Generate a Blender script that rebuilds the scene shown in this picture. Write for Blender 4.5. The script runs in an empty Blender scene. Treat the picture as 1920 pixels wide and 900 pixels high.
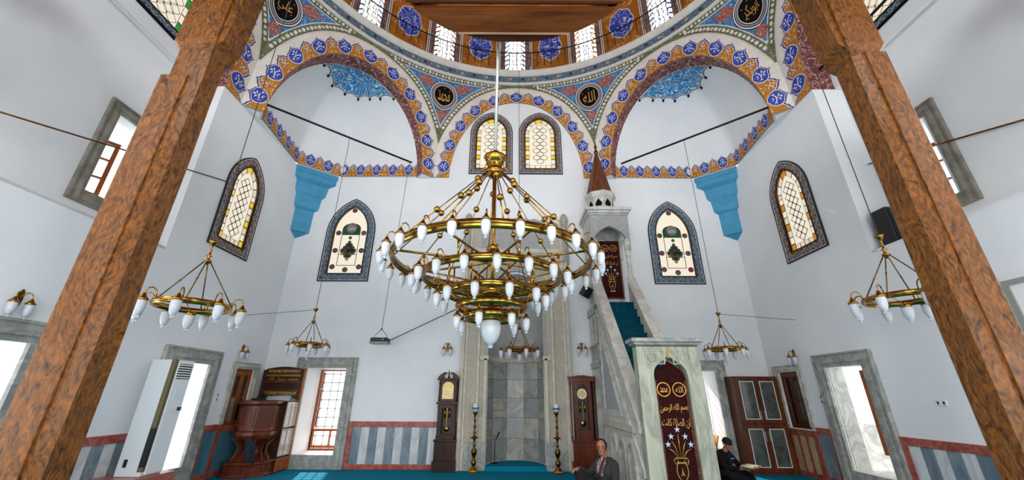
import bpy, bmesh, math, random
from math import pi, sin, cos, tan, sqrt, radians, atan2, degrees
from mathutils import Vector, Matrix
from mathutils.geometry import tessellate_polygon
random.seed(7)
SC = bpy.context.scene
COL = SC.collection
# ------------------------------------------------------------------ camera, light, exposure
W, D = 5.885, 9.43            # half width of the hall, distance of the qibla wall
YC = D - W                    # centre of the dome
ZS = 7.2                      # springing level of the arches
ZR = 10.6                     # bottom of the dome ring
SB = 0.55                     # set-back of the side bays
YB = 5.97                     # where the set-back begins
cam = bpy.data.cameras.new('camera')
cam.lens = 36 * 717.63 / 1920
cam.sensor_width = 36
cam.clip_start = 0.02
camo = bpy.data.objects.new('camera', cam)
COL.objects.link(camo)
camo.matrix_world = (Matrix.Translation((-0.1125, 0, 1.5)) @ Matrix.Rotation(radians(90 + 21.98), 4, 'X')
                     @ Matrix.Rotation(0.0053, 4, 'Z'))
SC.camera = camo
SC.view_settings.view_transform = 'Standard'
SC.view_settings.look = 'None'
SC.view_settings.gamma = 1
SC.view_settings.use_curve_mapping = False
SC.view_settings.exposure = -0.2
SC.cycles.use_denoising = True
SC.cycles.max_bounces = 8
SC.cycles.diffuse_bounces = 5
SC.cycles.glossy_bounces = 3
SC.cycles.sample_clamp_indirect = 8
world = bpy.data.worlds.new('sky')
SC.world = world
world.use_nodes = True
bg = world.node_tree.nodes['Background']
bg.inputs[0].default_value = (0.86, 0.93, 1.0, 1)
bg.inputs[1].default_value = 3.0


def sun(name, d, energy, col, ang):
    l = bpy.data.lights.new(name, 'SUN')
    l.energy, l.color, l.angle = energy, col, ang
    o = bpy.data.objects.new(name, l)
    o.rotation_euler = Vector(d).to_track_quat('-Z', 'Y').to_euler()
    COL.objects.link(o)


def area(name, loc, d, sx, sy, power, col=(1, 1, 1)):
    l = bpy.data.lights.new(name, 'AREA')
    l.shape = 'RECTANGLE'
    l.size, l.size_y, l.energy, l.color = sx, sy, power, col
    o = bpy.data.objects.new(name, l)
    o.location = loc
    o.rotation_euler = Vector(d).to_track_quat('-Z', 'Y').to_euler()
    COL.objects.link(o)


sun('sun', (0.22, -0.74, -0.62), 9.0, (1, 0.97, 0.92), radians(0.6))
# area lights added before the windowless entrance wall behind the camera, in two rows
for x in (-4.2, -1.4, 1.4, 4.2):
    area('entrance_fill_light', (x, -2.28, 1.9), (0, 1, 0.05), 1.5, 2.6, 150, (1, 0.985, 0.96))
for x in (-3.6, -1.2, 1.2, 3.6):
    area('upper_fill_light', (x, -2.28, 7.6), (0, 1, -0.12), 1.5, 3.2, 260, (0.97, 0.985, 1))
# added side lights for extra daylight; upper row and right front one lack openings
for s in (-1, 1):
    for y in (0.6, 3.9):
        area('side_fill_light', (s * (W - 0.02), y, 1.35), (-s, 0, 0), 0.9, 1.5, 30, (0.95, 0.975, 1))
    for y in (0.8, 3.0):
        area('side_upper_fill_light', (s * (W + SB - 0.03), y, 5.0), (-s, 0, 0), 0.9, 1.6, 36, (0.95, 0.975, 1))


# ------------------------------------------------------------------ helpers
def lin(c):
    return tuple((v / 255 / 12.92) if v / 255 <= 0.04045 else ((v / 255 + 0.055) / 1.055) ** 2.4 for v in c) + (1,)


class MB:
    """collects shapes, builds them as ONE mesh"""

    def __init__(s):
        s.v, s.f, s.mi, s.sm = [], [], [], []
        s.M = Matrix.Identity(4)

    def add(s, vs, fs, mi=0, smooth=False):
        b = len(s.v)
        s.v += [s.M @ Vector(p) for p in vs]
        for f in fs:
            s.f.append([b + i for i in f])
            s.mi.append(mi)
            s.sm.append(smooth)
        return s

    def box(s, x0, x1, y0, y1, z0, z1, mi=0):
        v = [(x, y, z) for z in (z0, z1) for y in (y0, y1) for x in (x0, x1)]
        return s.add(v, [(0, 2, 3, 1), (4, 5, 7, 6), (0, 1, 5, 4), (2, 6, 7, 3), (0, 4, 6, 2), (1, 3, 7, 5)], mi)

    def cbox(s, x, y, z, sx, sy, sz, mi=0):
        return s.box(x - sx / 2, x + sx / 2, y - sy / 2, y + sy / 2, z - sz / 2, z + sz / 2, mi)

    def prism(s, poly, z0, z1, mi=0, ax='z', scale=1.0, cap=True):
        """extrude a 2D polygon; ax='z' plan, 'y' elevation (x,z) between y0,y1, 'x' side (y,z)"""
        def P(a, b, c):
            return (a, b, c) if ax == 'z' else ((a, c, b) if ax == 'y' else (c, a, b))
        n = len(poly)
        v = [P(a, b, z0) for a, b in poly] + [P(a * scale, b * scale, z1) for a, b in poly]
        s.add(v, [(i, (i + 1) % n, n + (i + 1) % n, n + i) for i in range(n)], mi)
        if cap:
            tri = tessellate_polygon([[Vector((a, b, 0)) for a, b in poly]])
            b0 = len(s.v) - 2 * n
            for t in tri:
                s.f.append([b0 + i for i in t]); s.mi.append(mi); s.sm.append(False)
                s.f.append([b0 + n + i for i in t]); s.mi.append(mi); s.sm.append(False)
        return s

    def ring(s, out, inn, y0, y1, mi=0):
        """a frame between two outlines (x,z) of the same point count, from y0 (front) to y1"""
        n = len(out)
        v = [(a, y, b) for y in (y0, y1) for L in (out, inn) for a, b in L]
        f = []
        for i in range(n):
            j = (i + 1) % n
            f += [(i, j, n + j, n + i), (2 * n + i, 3 * n + i, 3 * n + j, 2 * n + j),
                  (i, 2 * n + i, 2 * n + j, j), (n + i, n + j, 3 * n + j, 3 * n + i)]
        return s.add(v, f, mi)

    def flat(s, poly, y, mi=0):
        tri = tessellate_polygon([[Vector((a, b, 0)) for a, b in poly]])
        return s.add([(a, y, b) for a, b in poly], tri, mi)

    def lathe(s, prof, n=16, mi=0, c=(0, 0, 0), smooth=True, a0=0.0, a1=2 * pi, closed=True, cap=True):
        v, f = [], []
        m = n if closed else n + 1
        for r, z in prof:
            for k in range(m):
                a = a0 + (a1 - a0) * k / n
                v.append((c[0] + r * cos(a), c[1] + r * sin(a), c[2] + z))
        for i in range(len(prof) - 1):
            for k in range(n):
                k2 = (k + 1) % m
                f.append((i * m + k, i * m + k2, (i + 1) * m + k2, (i + 1) * m + k))
        s.add(v, f, mi, smooth)
        if closed and cap:
            b = len(s.v) - len(v)
            for i, ok in ((0, prof[0][0] > 1e-4), (len(prof) - 1, prof[-1][0] > 1e-4)):
                if ok:
                    s.f.append([b + i * m + k for k in range(m)]); s.mi.append(mi); s.sm.append(False)
        return s

    def tube(s, pts, r, n=6, mi=0, smooth=True, cap=True):
        pts = [Vector(p) for p in pts]
        rs = r if isinstance(r, (list, tuple)) else [r] * len(pts)
        v, f = [], []
        up = Vector((0, 0, 1))
        for i, p in enumerate(pts):
            t = (pts[min(i + 1, len(pts) - 1)] - pts[max(i - 1, 0)]).normalized()
            if i == 0:
                a = t.cross(up)
                if a.length < 1e-3:
                    a = t.cross(Vector((0, 1, 0)))
                a.normalize()
            else:
                a = (a - t * a.dot(t)).normalized()
            b = t.cross(a)
            for k in range(n):
                q = 2 * pi * k / n
                v.append(p + (a * cos(q) + b * sin(q)) * rs[i])
        m = len(pts)
        for i in range(m - 1):
            for k in range(n):
                f.append((i * n + k, i * n + (k + 1) % n, (i + 1) * n + (k + 1) % n, (i + 1) * n + k))
        if cap:
            f += [tuple(range(n)), tuple((m - 1) * n + k for k in range(n))]
        return s.add(v, f, mi, smooth)

    def sphere(s, c, r, n=12, m=8, mi=0):
        rx, ry, rz = r if isinstance(r, (tuple, list)) else (r, r, r)
        v = [(c[0], c[1], c[2] - rz)]
        for i in range(1, m):
            a = -pi / 2 + pi * i / m
            v += [(c[0] + rx * cos(a) * cos(2 * pi * k / n), c[1] + ry * cos(a) * sin(2 * pi * k / n), c[2] + rz * sin(a)) for k in range(n)]
        v.append((c[0], c[1], c[2] + rz))
        f = [(0, 1 + (k + 1) % n, 1 + k) for k in range(n)]
        for i in range(m - 2):
            f += [(1 + i * n + k, 1 + i * n + (k + 1) % n, 1 + (i + 1) * n + (k + 1) % n, 1 + (i + 1) * n + k) for k in range(n)]
        t = len(v) - 1
        f += [(t, 1 + (m - 2) * n + k, 1 + (m - 2) * n + (k + 1) % n) for k in range(n)]
        return s.add(v, f, mi, True)

    def grid(s, fn, us, vs, mi=0, smooth=True):
        v = [fn(u, w) for w in vs for u in us]
        n = len(us)
        return s.add(v, [(j * n + i, j * n + i + 1, (j + 1) * n + i + 1, (j + 1) * n + i)
                         for j in range(len(vs) - 1) for i in range(n - 1)], mi, smooth)

    def mesh(s, name, mats):
        me = bpy.data.meshes.new(name)
        me.from_pydata([tuple(p) for p in s.v], [], s.f)
        for m in (mats if isinstance(mats, (list, tuple)) else [mats]):
            me.materials.append(m)
        me.polygons.foreach_set('material_index', s.mi)
        me.polygons.foreach_set('use_smooth', s.sm)
        bm = bmesh.new()
        bm.from_mesh(me)
        bmesh.ops.recalc_face_normals(bm, faces=bm.faces)
        bm.to_mesh(me)
        bm.free()
        me.update()
        return me

    def build(s, name, mats, parent=None, loc=None, rz=0, bevel=0):
        o = obj(name, s.mesh(name, mats), parent, loc, rz)
        if bevel:
            b = o.modifiers.new('bevel', 'BEVEL')
            b.width, b.segments, b.limit_method = bevel, 2, 'ANGLE'
        return o


def obj(name, me, parent=None, loc=None, rz=0, rot=None):
    o = bpy.data.objects.new(name, me)
    COL.objects.link(o)
    if parent is not None:
        o.parent = parent
    if loc is not None:
        o.location = loc
    o.rotation_euler = rot if rot is not None else (0, 0, rz)
    return o


def tag(o, label, cat=None, group=None, kind=None):
    if label:
        o['label'] = label
    if cat:
        o['category'] = cat
    if group:
        o['group'] = group
    if kind:
        o['kind'] = kind
    return o


def thing(name, label, cat, loc=(0, 0, 0), rz=0, group=None, kind=None):
    return tag(obj(name, None, None, loc, rz), label, cat, group, kind)


def struct(o, label, cat=None):
    return tag(o, label, cat, None, 'structure')


# ------------------------------------------------------------------ materials
MATS = {}


class NT:
    def __init__(s, name):
        s.m = bpy.data.materials.new(name)
        s.m.use_nodes = True
        s.t = s.m.node_tree
        s.b = s.t.nodes['Principled BSDF']

    def n(s, typ, ins=None, **props):
        nd = s.t.nodes.new(typ)
        for k, v in props.items():
            setattr(nd, k, v)
        for k, v in (ins or {}).items():
            if isinstance(v, bpy.types.NodeSocket):
                s.t.links.new(v, nd.inputs[k])
            else:
                nd.inputs[k].default_value = v
        return nd

    def math(s, op, a, b=0.5, c=0.5):
        return s.n('ShaderNodeMath', {0: a, 1: b, 2: c}, operation=op).outputs[0]

    def mix(s, f, a, b):
        nd = s.n('ShaderNodeMix', {0: f, 6: a, 7: b}, data_type='RGBA')
        return nd.outputs[2]

    def coord(s, stretch=(1, 1, 1), kind='Object', rot=(0, 0, 0)):
        tc = s.n('ShaderNodeTexCoord')
        return s.n('ShaderNodeMapping', {0: tc.outputs[kind], 3: stretch, 2: rot}).outputs[0]

    def noise(s, vec, scale, detail=4, rough=0.55, dist=0.0):
        return s.n('ShaderNodeTexNoise', {'Vector': vec, 'Scale': scale, 'Detail': detail, 'Roughness': rough, 'Distortion': dist}).outputs[0]

    def ramp(s, f, stops):
        nd = s.n('ShaderNodeValToRGB', {0: f})
        e = nd.color_ramp.elements
        while len(e) < len(stops):
            e.new(0.5)
        for el, (p, c) in zip(e, stops):
            el.position, el.color = p, c
        return nd.outputs[0]

    def bump(s, h, strength, dist=0.02):
        nd = s.n('ShaderNodeBump', {'Height': h, 'Strength': strength, 'Distance': dist})
        s.t.links.new(nd.outputs[0], s.b.inputs['Normal'])

    def setc(s, c):
        if isinstance(c, bpy.types.NodeSocket):
            s.t.links.new(c, s.b.inputs['Base Color'])
        else:
            s.b.inputs['Base Color'].default_value = c


def pm(name, c, rough=0.5, metal=0.0, c2=None, scale=4, stretch=(1, 1, 1), bump=0, bscale=None, spec=0.5, emis=0, detail=4, coat=0, lo=0.35, hi=0.65, trans=0, sss=0):
    """plain or two-tone noise material"""
    if name in MATS:
        return MATS[name]
    t = NT(name)
    t.b.inputs['Roughness'].default_value = rough
    t.b.inputs['Metallic'].default_value = metal
    t.b.inputs['Specular IOR Level'].default_value = spec
    t.b.inputs['Coat Weight'].default_value = coat
    t.b.inputs['Transmission Weight'].default_value = trans
    col = lin(c)
    if c2 is not None or bump:
        v = t.coord(stretch)
        nz = t.noise(v, scale, detail)
        if c2 is not None:
            col = t.ramp(nz, [(lo, lin(c)), (hi, lin(c2))])
        if bump:
            t.bump(t.noise(v, bscale or scale * 3, 3) if bscale else nz, bump)
    t.setc(col)
    if emis:
        if isinstance(col, bpy.types.NodeSocket):
            t.t.links.new(col, t.b.inputs['Emission Color'])
        else:
            t.b.inputs['Emission Color'].default_value = col
        t.b.inputs['Emission Strength'].default_value = emis
    MATS[name] = t.m
    return t.m


def arab(name, bgc, fg, scale=6, freq=7, width=0.16, rough=0.6, bump=0.0, third=None, dist=1.2, metal=0, spec=0.4, fg2=None):
    """painted or carved scrollwork: winding contour lines on a ground"""
    if name in MATS:
        return MATS[name]
    t = NT(name)
    v = t.coord()
    nz = t.noise(v, scale, 1.5, 0.5, dist)
    fr = t.math('FRACT', t.math('MULTIPLY', nz, freq))
    d = t.math('ABSOLUTE', t.math('SUBTRACT', fr, 0.5))
    f = t.n('ShaderNodeMapRange', {0: d, 1: width, 2: width * 0.6, 3: 0.0, 4: 1.0}).outputs[0]
    base = lin(bgc)
    if third:
        vo = t.n('ShaderNodeTexVoronoi', {'Vector': v, 'Scale': scale * 2.2}).outputs['Distance']
        g = t.math('LESS_THAN', vo, 0.26)
        base = t.mix(g, lin(bgc), lin(third))
    fgc = lin(fg)
    if fg2:
        fgc = t.mix(t.math('GREATER_THAN', t.noise(v, scale * 0.6, 1), 0.5), lin(fg), lin(fg2))
    t.setc(t.mix(f, base, fgc))
    t.b.inputs['Roughness'].default_value = rough
    t.b.inputs['Metallic'].default_value = metal
    t.b.inputs['Specular IOR Level'].default_value = spec
    if bump:
        t.bump(t.n('ShaderNodeMapRange', {0: d, 1: 0.45, 2: 0.05}).outputs[0], bump, 0.03)
    MATS[name] = t.m
    return t.m


def marble(name, c, vein, scale=1.6, vs=3.0, amt=0.5, rough=0.35, c2=None, stretch=(1, 1, 1), bump=0.0):
    if name in MATS:
        return MATS[name]
    t = NT(name)
    oi = t.n('ShaderNodeObjectInfo')
    v0 = t.coord(stretch)
    v = t.n('ShaderNodeVectorMath', {0: v0, 1: t.n('ShaderNodeVectorMath', {0: oi.outputs['Location'], 3: 3.7}, operation='SCALE').outputs[0]}, operation='ADD').outputs[0]
    a = t.noise(v, scale, 6, 0.62, 1.4)
    d = t.math('ABSOLUTE', t.math('SUBTRACT', t.noise(v, vs, 5, 0.6, 1.0), 0.5))
    f = t.n('ShaderNodeMapRange', {0: d, 1: 0.0, 2: 0.09, 3: amt, 4: 0.0}).outputs[0]
    base = t.ramp(a, [(0.3, lin(c)), (0.7, lin(c2 or c))])
    t.setc(t.mix(f, base, lin(vein)))
    t.b.inputs['Roughness'].default_value = rough
    if bump:
        t.bump(a, bump, 0.02)
    MATS[name] = t.m
    return t.m


def wood(name, c, c2, scale=3.0, stretch=(1, 1, 0.12), rough=0.4, bump=0.1, coat=0.0, dist=1.5, detail=6):
    if name in MATS:
        return MATS[name]
    t = NT(name)
    v = t.coord(stretch)
    a = t.noise(v, scale, detail, 0.65, dist)
    g = t.noise(v, scale * 6, 4, 0.6, 0.5)
    f = t.math('ADD', t.math('MULTIPLY', a, 0.7), t.math('MULTIPLY', g, 0.3))
    t.setc(t.ramp(f, [(0.36, lin(c)), (0.62, lin(c2))]))
    t.b.inputs['Roughness'].default_value = rough
    t.b.inputs['Specular IOR Level'].default_value = 0.28
    t.b.inputs['Coat Weight'].default_value = coat
    t.b.inputs['Coat Roughness'].default_value = 0.15
    t.bump(f, bump, 0.02)
    MATS[name] = t.m
    return t.m


def glow(name, c, st):
    if name in MATS:
        return MATS[name]
    t = NT(name)
    t.setc(tuple(v * .25 for v in lin(c)[:3]) + (1,))
    t.b.inputs['Emission Color'].default_value = lin(c)
    t.b.inputs['Emission Strength'].default_value = st
    t.b.inputs['Roughness'].default_value = 0.2
    MATS[name] = t.m
    return t.m


WHITE = pm('white_plaster', (229, 232, 234), 0.85, c2=(223, 226, 229), scale=1.2, spec=0.2)
WHITE2 = pm('white_reveal', (240, 240, 238), 0.8, spec=0.2)
OCHRE = arab('ochre_scroll_paint', (172, 104, 24), (214, 172, 104), 5.5, 6, 0.10)
OCHRE0 = pm('ochre_paint', (176, 106, 24), 0.7, c2=(160, 92, 20), scale=9)
BLUE = arab('blue_scroll_paint', (20, 44, 150), (120, 142, 206), 9, 6, 0.08)
BLUE0 = pm('blue_paint', (24, 44, 140), 0.7)
CREAMP = pm('cream_paint', (226, 220, 210), 0.8, c2=(214, 206, 196), scale=3)
REDARAB = arab('red_scroll_paint', (112, 50, 46), (196, 168, 158), 4.6, 6, 0.13)
GREENB = arab('green_band_paint', (92, 98, 66), (150, 150, 122), 6.5, 5, 0.10)
PBLUE = arab('azure_scroll_paint', (38, 110, 165), (150, 190, 214), 5.5, 6, 0.10, third=(28, 84, 140))
STARB = arab('star_medallion_paint', (50, 128, 182), (196, 218, 226), 3.4, 6, 0.14, third=(36, 104, 164))
RBLUE = arab('ring_scroll_paint', (72, 98, 122), (150, 158, 160), 6.5, 6, 0.12, third=(60, 70, 84))
REDP = arab('brick_red_paint', (140, 62, 48), (198, 170, 160), 12, 6, 0.14)
BLACK = pm('black_paint', (7, 7, 8), 0.8, spec=.15)
GOLDP = pm('gold_lettering', (206, 150, 62), 0.4, 0.3, spec=0.5)
CORBEL = pm('blue_corbel_paint', (70, 150, 186), 0.7, c2=(60, 140, 178), scale=5)
FRAMEBR = pm('brown_carved_frame', (92, 74, 68), .6, c2=(74, 58, 54), scale=9, bump=.3)
VINEBR = pm('brown_carved_vine', (172, 154, 144), .5, c2=(150, 130, 122), scale=9)
FRAMEBL = pm('slate_blue_carved_frame', (66, 84, 100), .6, c2=(52, 66, 80), scale=9, bump=.3)
VINEBL = pm('slate_blue_carved_vine', (156, 170, 180), .5, c2=(128, 144, 156), scale=9)
STONE = marble('grey_marble', (150, 152, 146), (96, 100, 100), 2.2, 3.0, 0.55, 0.45, (176, 176, 168))
STONEL = marble('pale_marble', (186, 186, 176), (120, 122, 118), 1.8, 2.6, 0.5, 0.4, (206, 204, 194))
MINB = marble('minbar_marble', (190, 188, 181), (142, 141, 138), 1.3, 2.0, 0.5, 0.4, (214, 211, 202), (1, 0.5, 1))
PORT = marble('portal_marble', (158, 161, 142), (108, 112, 100), 1.5, 2.2, 0.6, 0.4, (182, 182, 162), (1.6, 1, 0.35))
CARVE = arab('carved_stone', (184, 176, 160), (206, 199, 186), 13, 5, 0.13, bump=0.5)
CARVEG = arab('carved_grey_marble', (162, 164, 162), (184, 184, 180), 10, 5, 0.13, bump=0.5)
TRAV = marble('travertine', (206, 199, 184), (164, 154, 138), 2.5, 4.0, 0.5, 0.5, (180, 172, 156))
REDM = marble('red_marble', (154, 64, 48), (196, 140, 126), 3, 4, 0.35, 0.3, (140, 60, 50))
SLABG = marble('slate_grey_slab', (112, 128, 138), (160, 170, 176), 2.2, 2.4, 0.4, 0.3, (90, 108, 120), (1, 1, 0.35))
SLABW = marble('white_slab', (198, 202, 204), (150, 156, 162), 2.2, 2.4, 0.45, 0.3, (216, 218, 218), (1, 1, 0.35))
SLABB = marble('beige_slab', (176, 156, 116), (140, 116, 84), 2.2, 3, 0.4, 0.4, (190, 172, 132))
SLABT = marble('teal_slab', (70, 120, 138), (110, 156, 170), 2.0, 2.4, 0.4, 0.3, (56, 104, 124), (1, 1, 0.3))
CARPET = pm('teal_carpet', (8, 126, 154), 0.95, c2=(4, 108, 136), scale=30, bump=0.2, bscale=220, spec=0.1)
CARPETD = pm('dark_teal_stair_carpet', (8, 74, 92), 0.95, c2=(4, 58, 76), scale=12, bump=0.2, bscale=160, spec=0.1)
PILLAR = wood('carved_pillar_wood', (36, 19, 5), (148, 88, 28), 9.0, (1.0, 1.0, 0.42), 0.4, 0.9, 0.1, 4.5, 9)
PLANK = wood('gallery_plank_wood', (86, 42, 16), (140, 78, 32), 3.0, (0.12, 1, 1), 0.4, 0.15, 0.2)
PLANKD = wood('gallery_dark_wood', (48, 22, 10), (78, 40, 18), 3.0, (0.12, 1, 1), 0.5, 0.15)
MAHOG = wood('mahogany', (52, 18, 6), (112, 46, 18), 5, (1, 1, 0.15), 0.3, 0.05, 0.18)
DARKW = wood('dark_walnut', (26, 12, 5), (62, 30, 13), 6, (1, 1, 0.15), 0.38, 0.05, 0.08)
WINW = wood('window_wood', (118, 56, 16), (172, 92, 36), 5, (1, 1, 0.15), 0.4, 0.05, 0.1)
CABW = wood('cabinet_wood', (58, 25, 8), (106, 54, 20), 4, (1, 1, 0.2), 0.42, 0.04, 0.08)
BRASS = pm('brass', (176, 132, 56), 0.22, 1.0, c2=(150, 108, 42), scale=12)
BRASSD = pm('aged_brass', (122, 86, 40), 0.32, 1.0, c2=(90, 60, 26), scale=14)
GOLD = pm('gold_leaf', (196, 150, 70), 0.35, 0.8)
FROST = pm('frosted_glass', (198, 201, 206), 0.3, spec=0.5)
CLEAR = pm('clear_glass_tip', (235, 240, 244), 0.05, spec=0.8, trans=0.7)
DGLASS = pm('dark_glass', (26, 32, 34), 0.06, spec=0.8)
IRON = pm('black_iron', (14, 14, 15), 0.5, 0.4)
CABLE = pm('grey_cable', (70, 68, 62), 0.6, 0.3)
STEEL = pm('steel', (120, 122, 122), 0.35, 0.8)
ACW = pm('ac_plastic', (196, 202, 206), 0.45)
ACB = pm('ac_olive_trim', (92, 84, 52), 0.5)
PLASW = pm('white_plastic', (225, 228, 230), 0.4)
BLACKP = pm('black_plastic', (16, 16, 18), 0.45)
GW = glow('bright_glass', (255, 255, 255), 4.0)
GCREAM = glow('cream_glass', (255, 244, 222), 0.86)
GCREAM2 = glow('cream_glass_b', (250, 236, 206), 0.72)
GYEL = glow('yellow_glass', (255, 206, 30), 0.9)
GAMB = glow('amber_glass', (232, 140, 20), 0.75)
GGRN = glow('green_glass', (40, 170, 70), 0.6)
GRED = glow('red_glass', (150, 40, 40), 0.35)
GBLU = glow('blue_glass', (40, 110, 190), 0.6)
LEAD = pm('lead_came', (86, 82, 72), 0.5, 0.3)
LEADD = pm('dark_lead_came', (40, 40, 40), 0.5, 0.3)
# ------------------------------------------------------------------ the shell: walls with openings
def wall(name, outer, holes, loc, rz, mats, label, parent=None):
    """front face at local y=0 with holes [(loop, depth, material index)], reveals run to +y"""
    m = MB()
    loops = [[Vector((a, b, 0)) for a, b in L] for L in [outer] + [h[0] for h in holes]]
    tri = tessellate_polygon(loops)
    flat = [p for L in loops for p in L]
    m.add([(p.x, 0, p.y) for p in flat], tri, 0)
    for L, dep, mi in holes:
        n = len(L)
        m.add([(a, y, b) for y in (0, dep) for a, b in L], [(i, (i + 1) % n, n + (i + 1) % n, n + i) for i in range(n)], mi)
    o = m.build(name, mats, parent, loc, rz)
    return struct(o, label, 'wall') if parent is None else o


def rect(x0, x1, z0, z1):
    return [(x0, z0), (x1, z0), (x1, z1), (x0, z1)]


def parch(w, h, spring, n=10, z0=0.0, inset=0.0):
    """pointed arch outline, bottom centre at (0,z0); inset shrinks it on all sides"""
    hw = w / 2 - inset
    zb, sp = z0 + inset, z0 + spring
    rise = h - spring - inset * 1.15
    r = (rise * rise + hw * hw) / (2 * hw)
    a1 = math.asin(min(1, rise / r))
    right = [(hw - r + r * cos(a1 * i / n), sp + r * sin(a1 * i / n)) for i in range(n + 1)]
    left = [(-x, z) for x, z in right[:-1]][::-1]
    return [(-hw, zb), (hw, zb)] + right + left


def shift(L, dx, dz=0):
    return [(a + dx, b + dz) for a, b in L]


def ell(a, b, n, th):
    c, s_ = cos(th), sin(th)
    return -a * (1 if c > 0 else -1) * abs(c) ** (2 / n), b * abs(s_) ** (2 / n)


def xell(a, b, n, z):
    q = max(0.0, z) / b
    return a * (1 - q ** n) ** (1 / n) if q < 1 else 0.0


# stained glass outlines (frame width, height, springing height, frame inset)
SQ = (1.28, 2.34, 1.36, 0.21)
SS = (1.13, 2.22, 1.40, 0.20)
SL_ = (1.24, 2.16, 1.40, 0.19)
ARQ = (2.31, 3.12, 2.0, 1.90, 2.68)          # arch over the qibla lunette: outer a,b,n inner a,b
lun = [ell(1.93, 2.70, 2, pi * (1 - i / 32)) for i in range(33)]
lunp = [(x, ZS + z) for x, z in lun]
qw = [(-W, 0), (W, 0), (W, ZS)] + lunp + [(-W, ZS)]
niche = [(-0.66, 0.0), (0.64, 0.0), (0.64, 3.75)] + [(0.64 * cos(pi * i / 12) - 0.01, 3.75 + 0.62 * sin(pi * i / 12)) for i in range(1, 12)] + [(-0.66, 3.75)]
niche = [(a, max(b, 0.01)) for a, b in niche]
WQL = (-4.865, -3.95, 0.27, 2.05)
WQR = (3.74, 4.625, 0.27, 2.03)
wall('wall_back', qw, [(rect(*WQL), 0.75, 1), (rect(*WQR), 0.75, 1), (niche, 0.05, 1),
     (shift(parch(*SQ[:3], inset=SQ[3]), -4.42, 4.15), 0.03, 2), (shift(parch(*SQ[:3], inset=SQ[3]), 4.17, 4.12), 0.03, 2),
     (shift(parch(*SL_[:3], inset=SL_[3]), -0.735, 7.33), 0.03, 2), (shift(parch(*SL_[:3], inset=SL_[3]), 0.70, 7.33), 0.03, 2)],
     (0, D, 0), 0, [WHITE, WHITE2, GOLDP], 'white plastered qibla wall with the marble prayer niche')
# side walls: local x = world Y on the left, -Y on the right
for s in (-1, 1):
    rz = pi / 2 if s < 0 else -pi / 2
    def sx(y0, y1, s=s):
        return (y0, y1) if s < 0 else (-y1, -y0)
    def mir(L, s=s):
        return L if s < 0 else [(-a, b) for a, b in L][::-1]
    nm = 'left' if s < 0 else 'right'
    YR = YC - W
    outer = mir([(YR, 0), (D, 0), (D, ZS), (YB, ZS), (YB, 3.75), (YR, 3.75)])
    big = (6.83, 7.66, 0.3, 2.0)
    holes = [(rect(*sx(big[0], big[1]), big[2], big[3]), 0.30, 1),
             (rect(*sx(8.46, 9.08), 0.88, 1.98), 0.12, 1),
             (rect(*sx(3.55, 4.70), 0.3, 2.04), 0.75, 1), (rect(*sx(0.1, 1.1), 0.3, 2.04), 0.3, 1),
             (shift(parch(*SS[:3], inset=SS[3]), 7.295 if s < 0 else -7.295, 4.15), 0.03, 2)]
    if s > 0:
        holes.pop(2)
    wall('wall_' + nm, outer, holes, (s * W, 0, 0), rz, [WHITE, WHITE2, GOLDP], 'white plastered %s wall of the hall with its marble framed windows' % nm)
    # set-back upper wall, ledge, return
    up = mir([(YR, 3.75), (YB, 3.75), (YB, ZS), (YR, ZS)])
    wall('wall_%s_upper' % nm, up, [(rect(*sx(4.93, 5.62), 4.26, 5.64), 0.6, 1)], (s * (W + SB), 0, 0), rz, [WHITE, WHITE2],
         'set back upper %s wall with a square stone framed window' % nm)
    m = MB()
    m.box(*sorted((s * W, s * (W + SB))), YR, YB, 3.71, 3.75)
    m.box(*sorted((s * (W + 0.001), s * (W + SB))), YB, YB + 0.06, 3.75, ZS)
    struct(m.build('trim_ledge_' + nm, WHITE), 'white plaster ledge and return of the %s side bay' % nm, 'ledge')
    # lunette wall of the side arch
    arch = [ell(2.47, 2.80, 2.4, pi * (1 - i / 40)) for i in range(41)]
    lp = [(x + (YC if s < 0 else -YC), ZS + z) for x, z in arch]
    cy = YC + 1.24
    wall('wall_%s_lunette' % nm, lp, [(shift(parch(*SL_[:3], inset=SL_[3]), cy if s < 0 else -cy, 7.53), 0.03, 2)],
         (s * (W + SB - 0.07), 0, 0), rz, [WHITE, WHITE2, GOLDP], 'white lunette wall high under the %s arch' % nm)
    m = MB()
    m.box(*sorted((s * (W + SB - 0.07), s * (W + SB + 0.2))), YC - 2.5, YC + 2.5, ZS - 0.02, ZS + 0.02)
    struct(m.build('trim_cornice_' + nm, WHITE2), 'thin white cornice under the %s lunette' % nm, 'cornice')
# entrance front behind the camera
m = MB()
m.box(-W - SB, W + SB, YC - W - 0.1, YC - W, 0, ZR)
struct(m.build('wall_front', WHITE), 'white entrance wall behind the viewer', 'wall')
m = MB()
m.box(-W, W, YC - W, D, -0.1, 0)
struct(m.build('floor', CARPET), 'teal wall to wall carpet of the prayer hall', 'floor')

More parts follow.
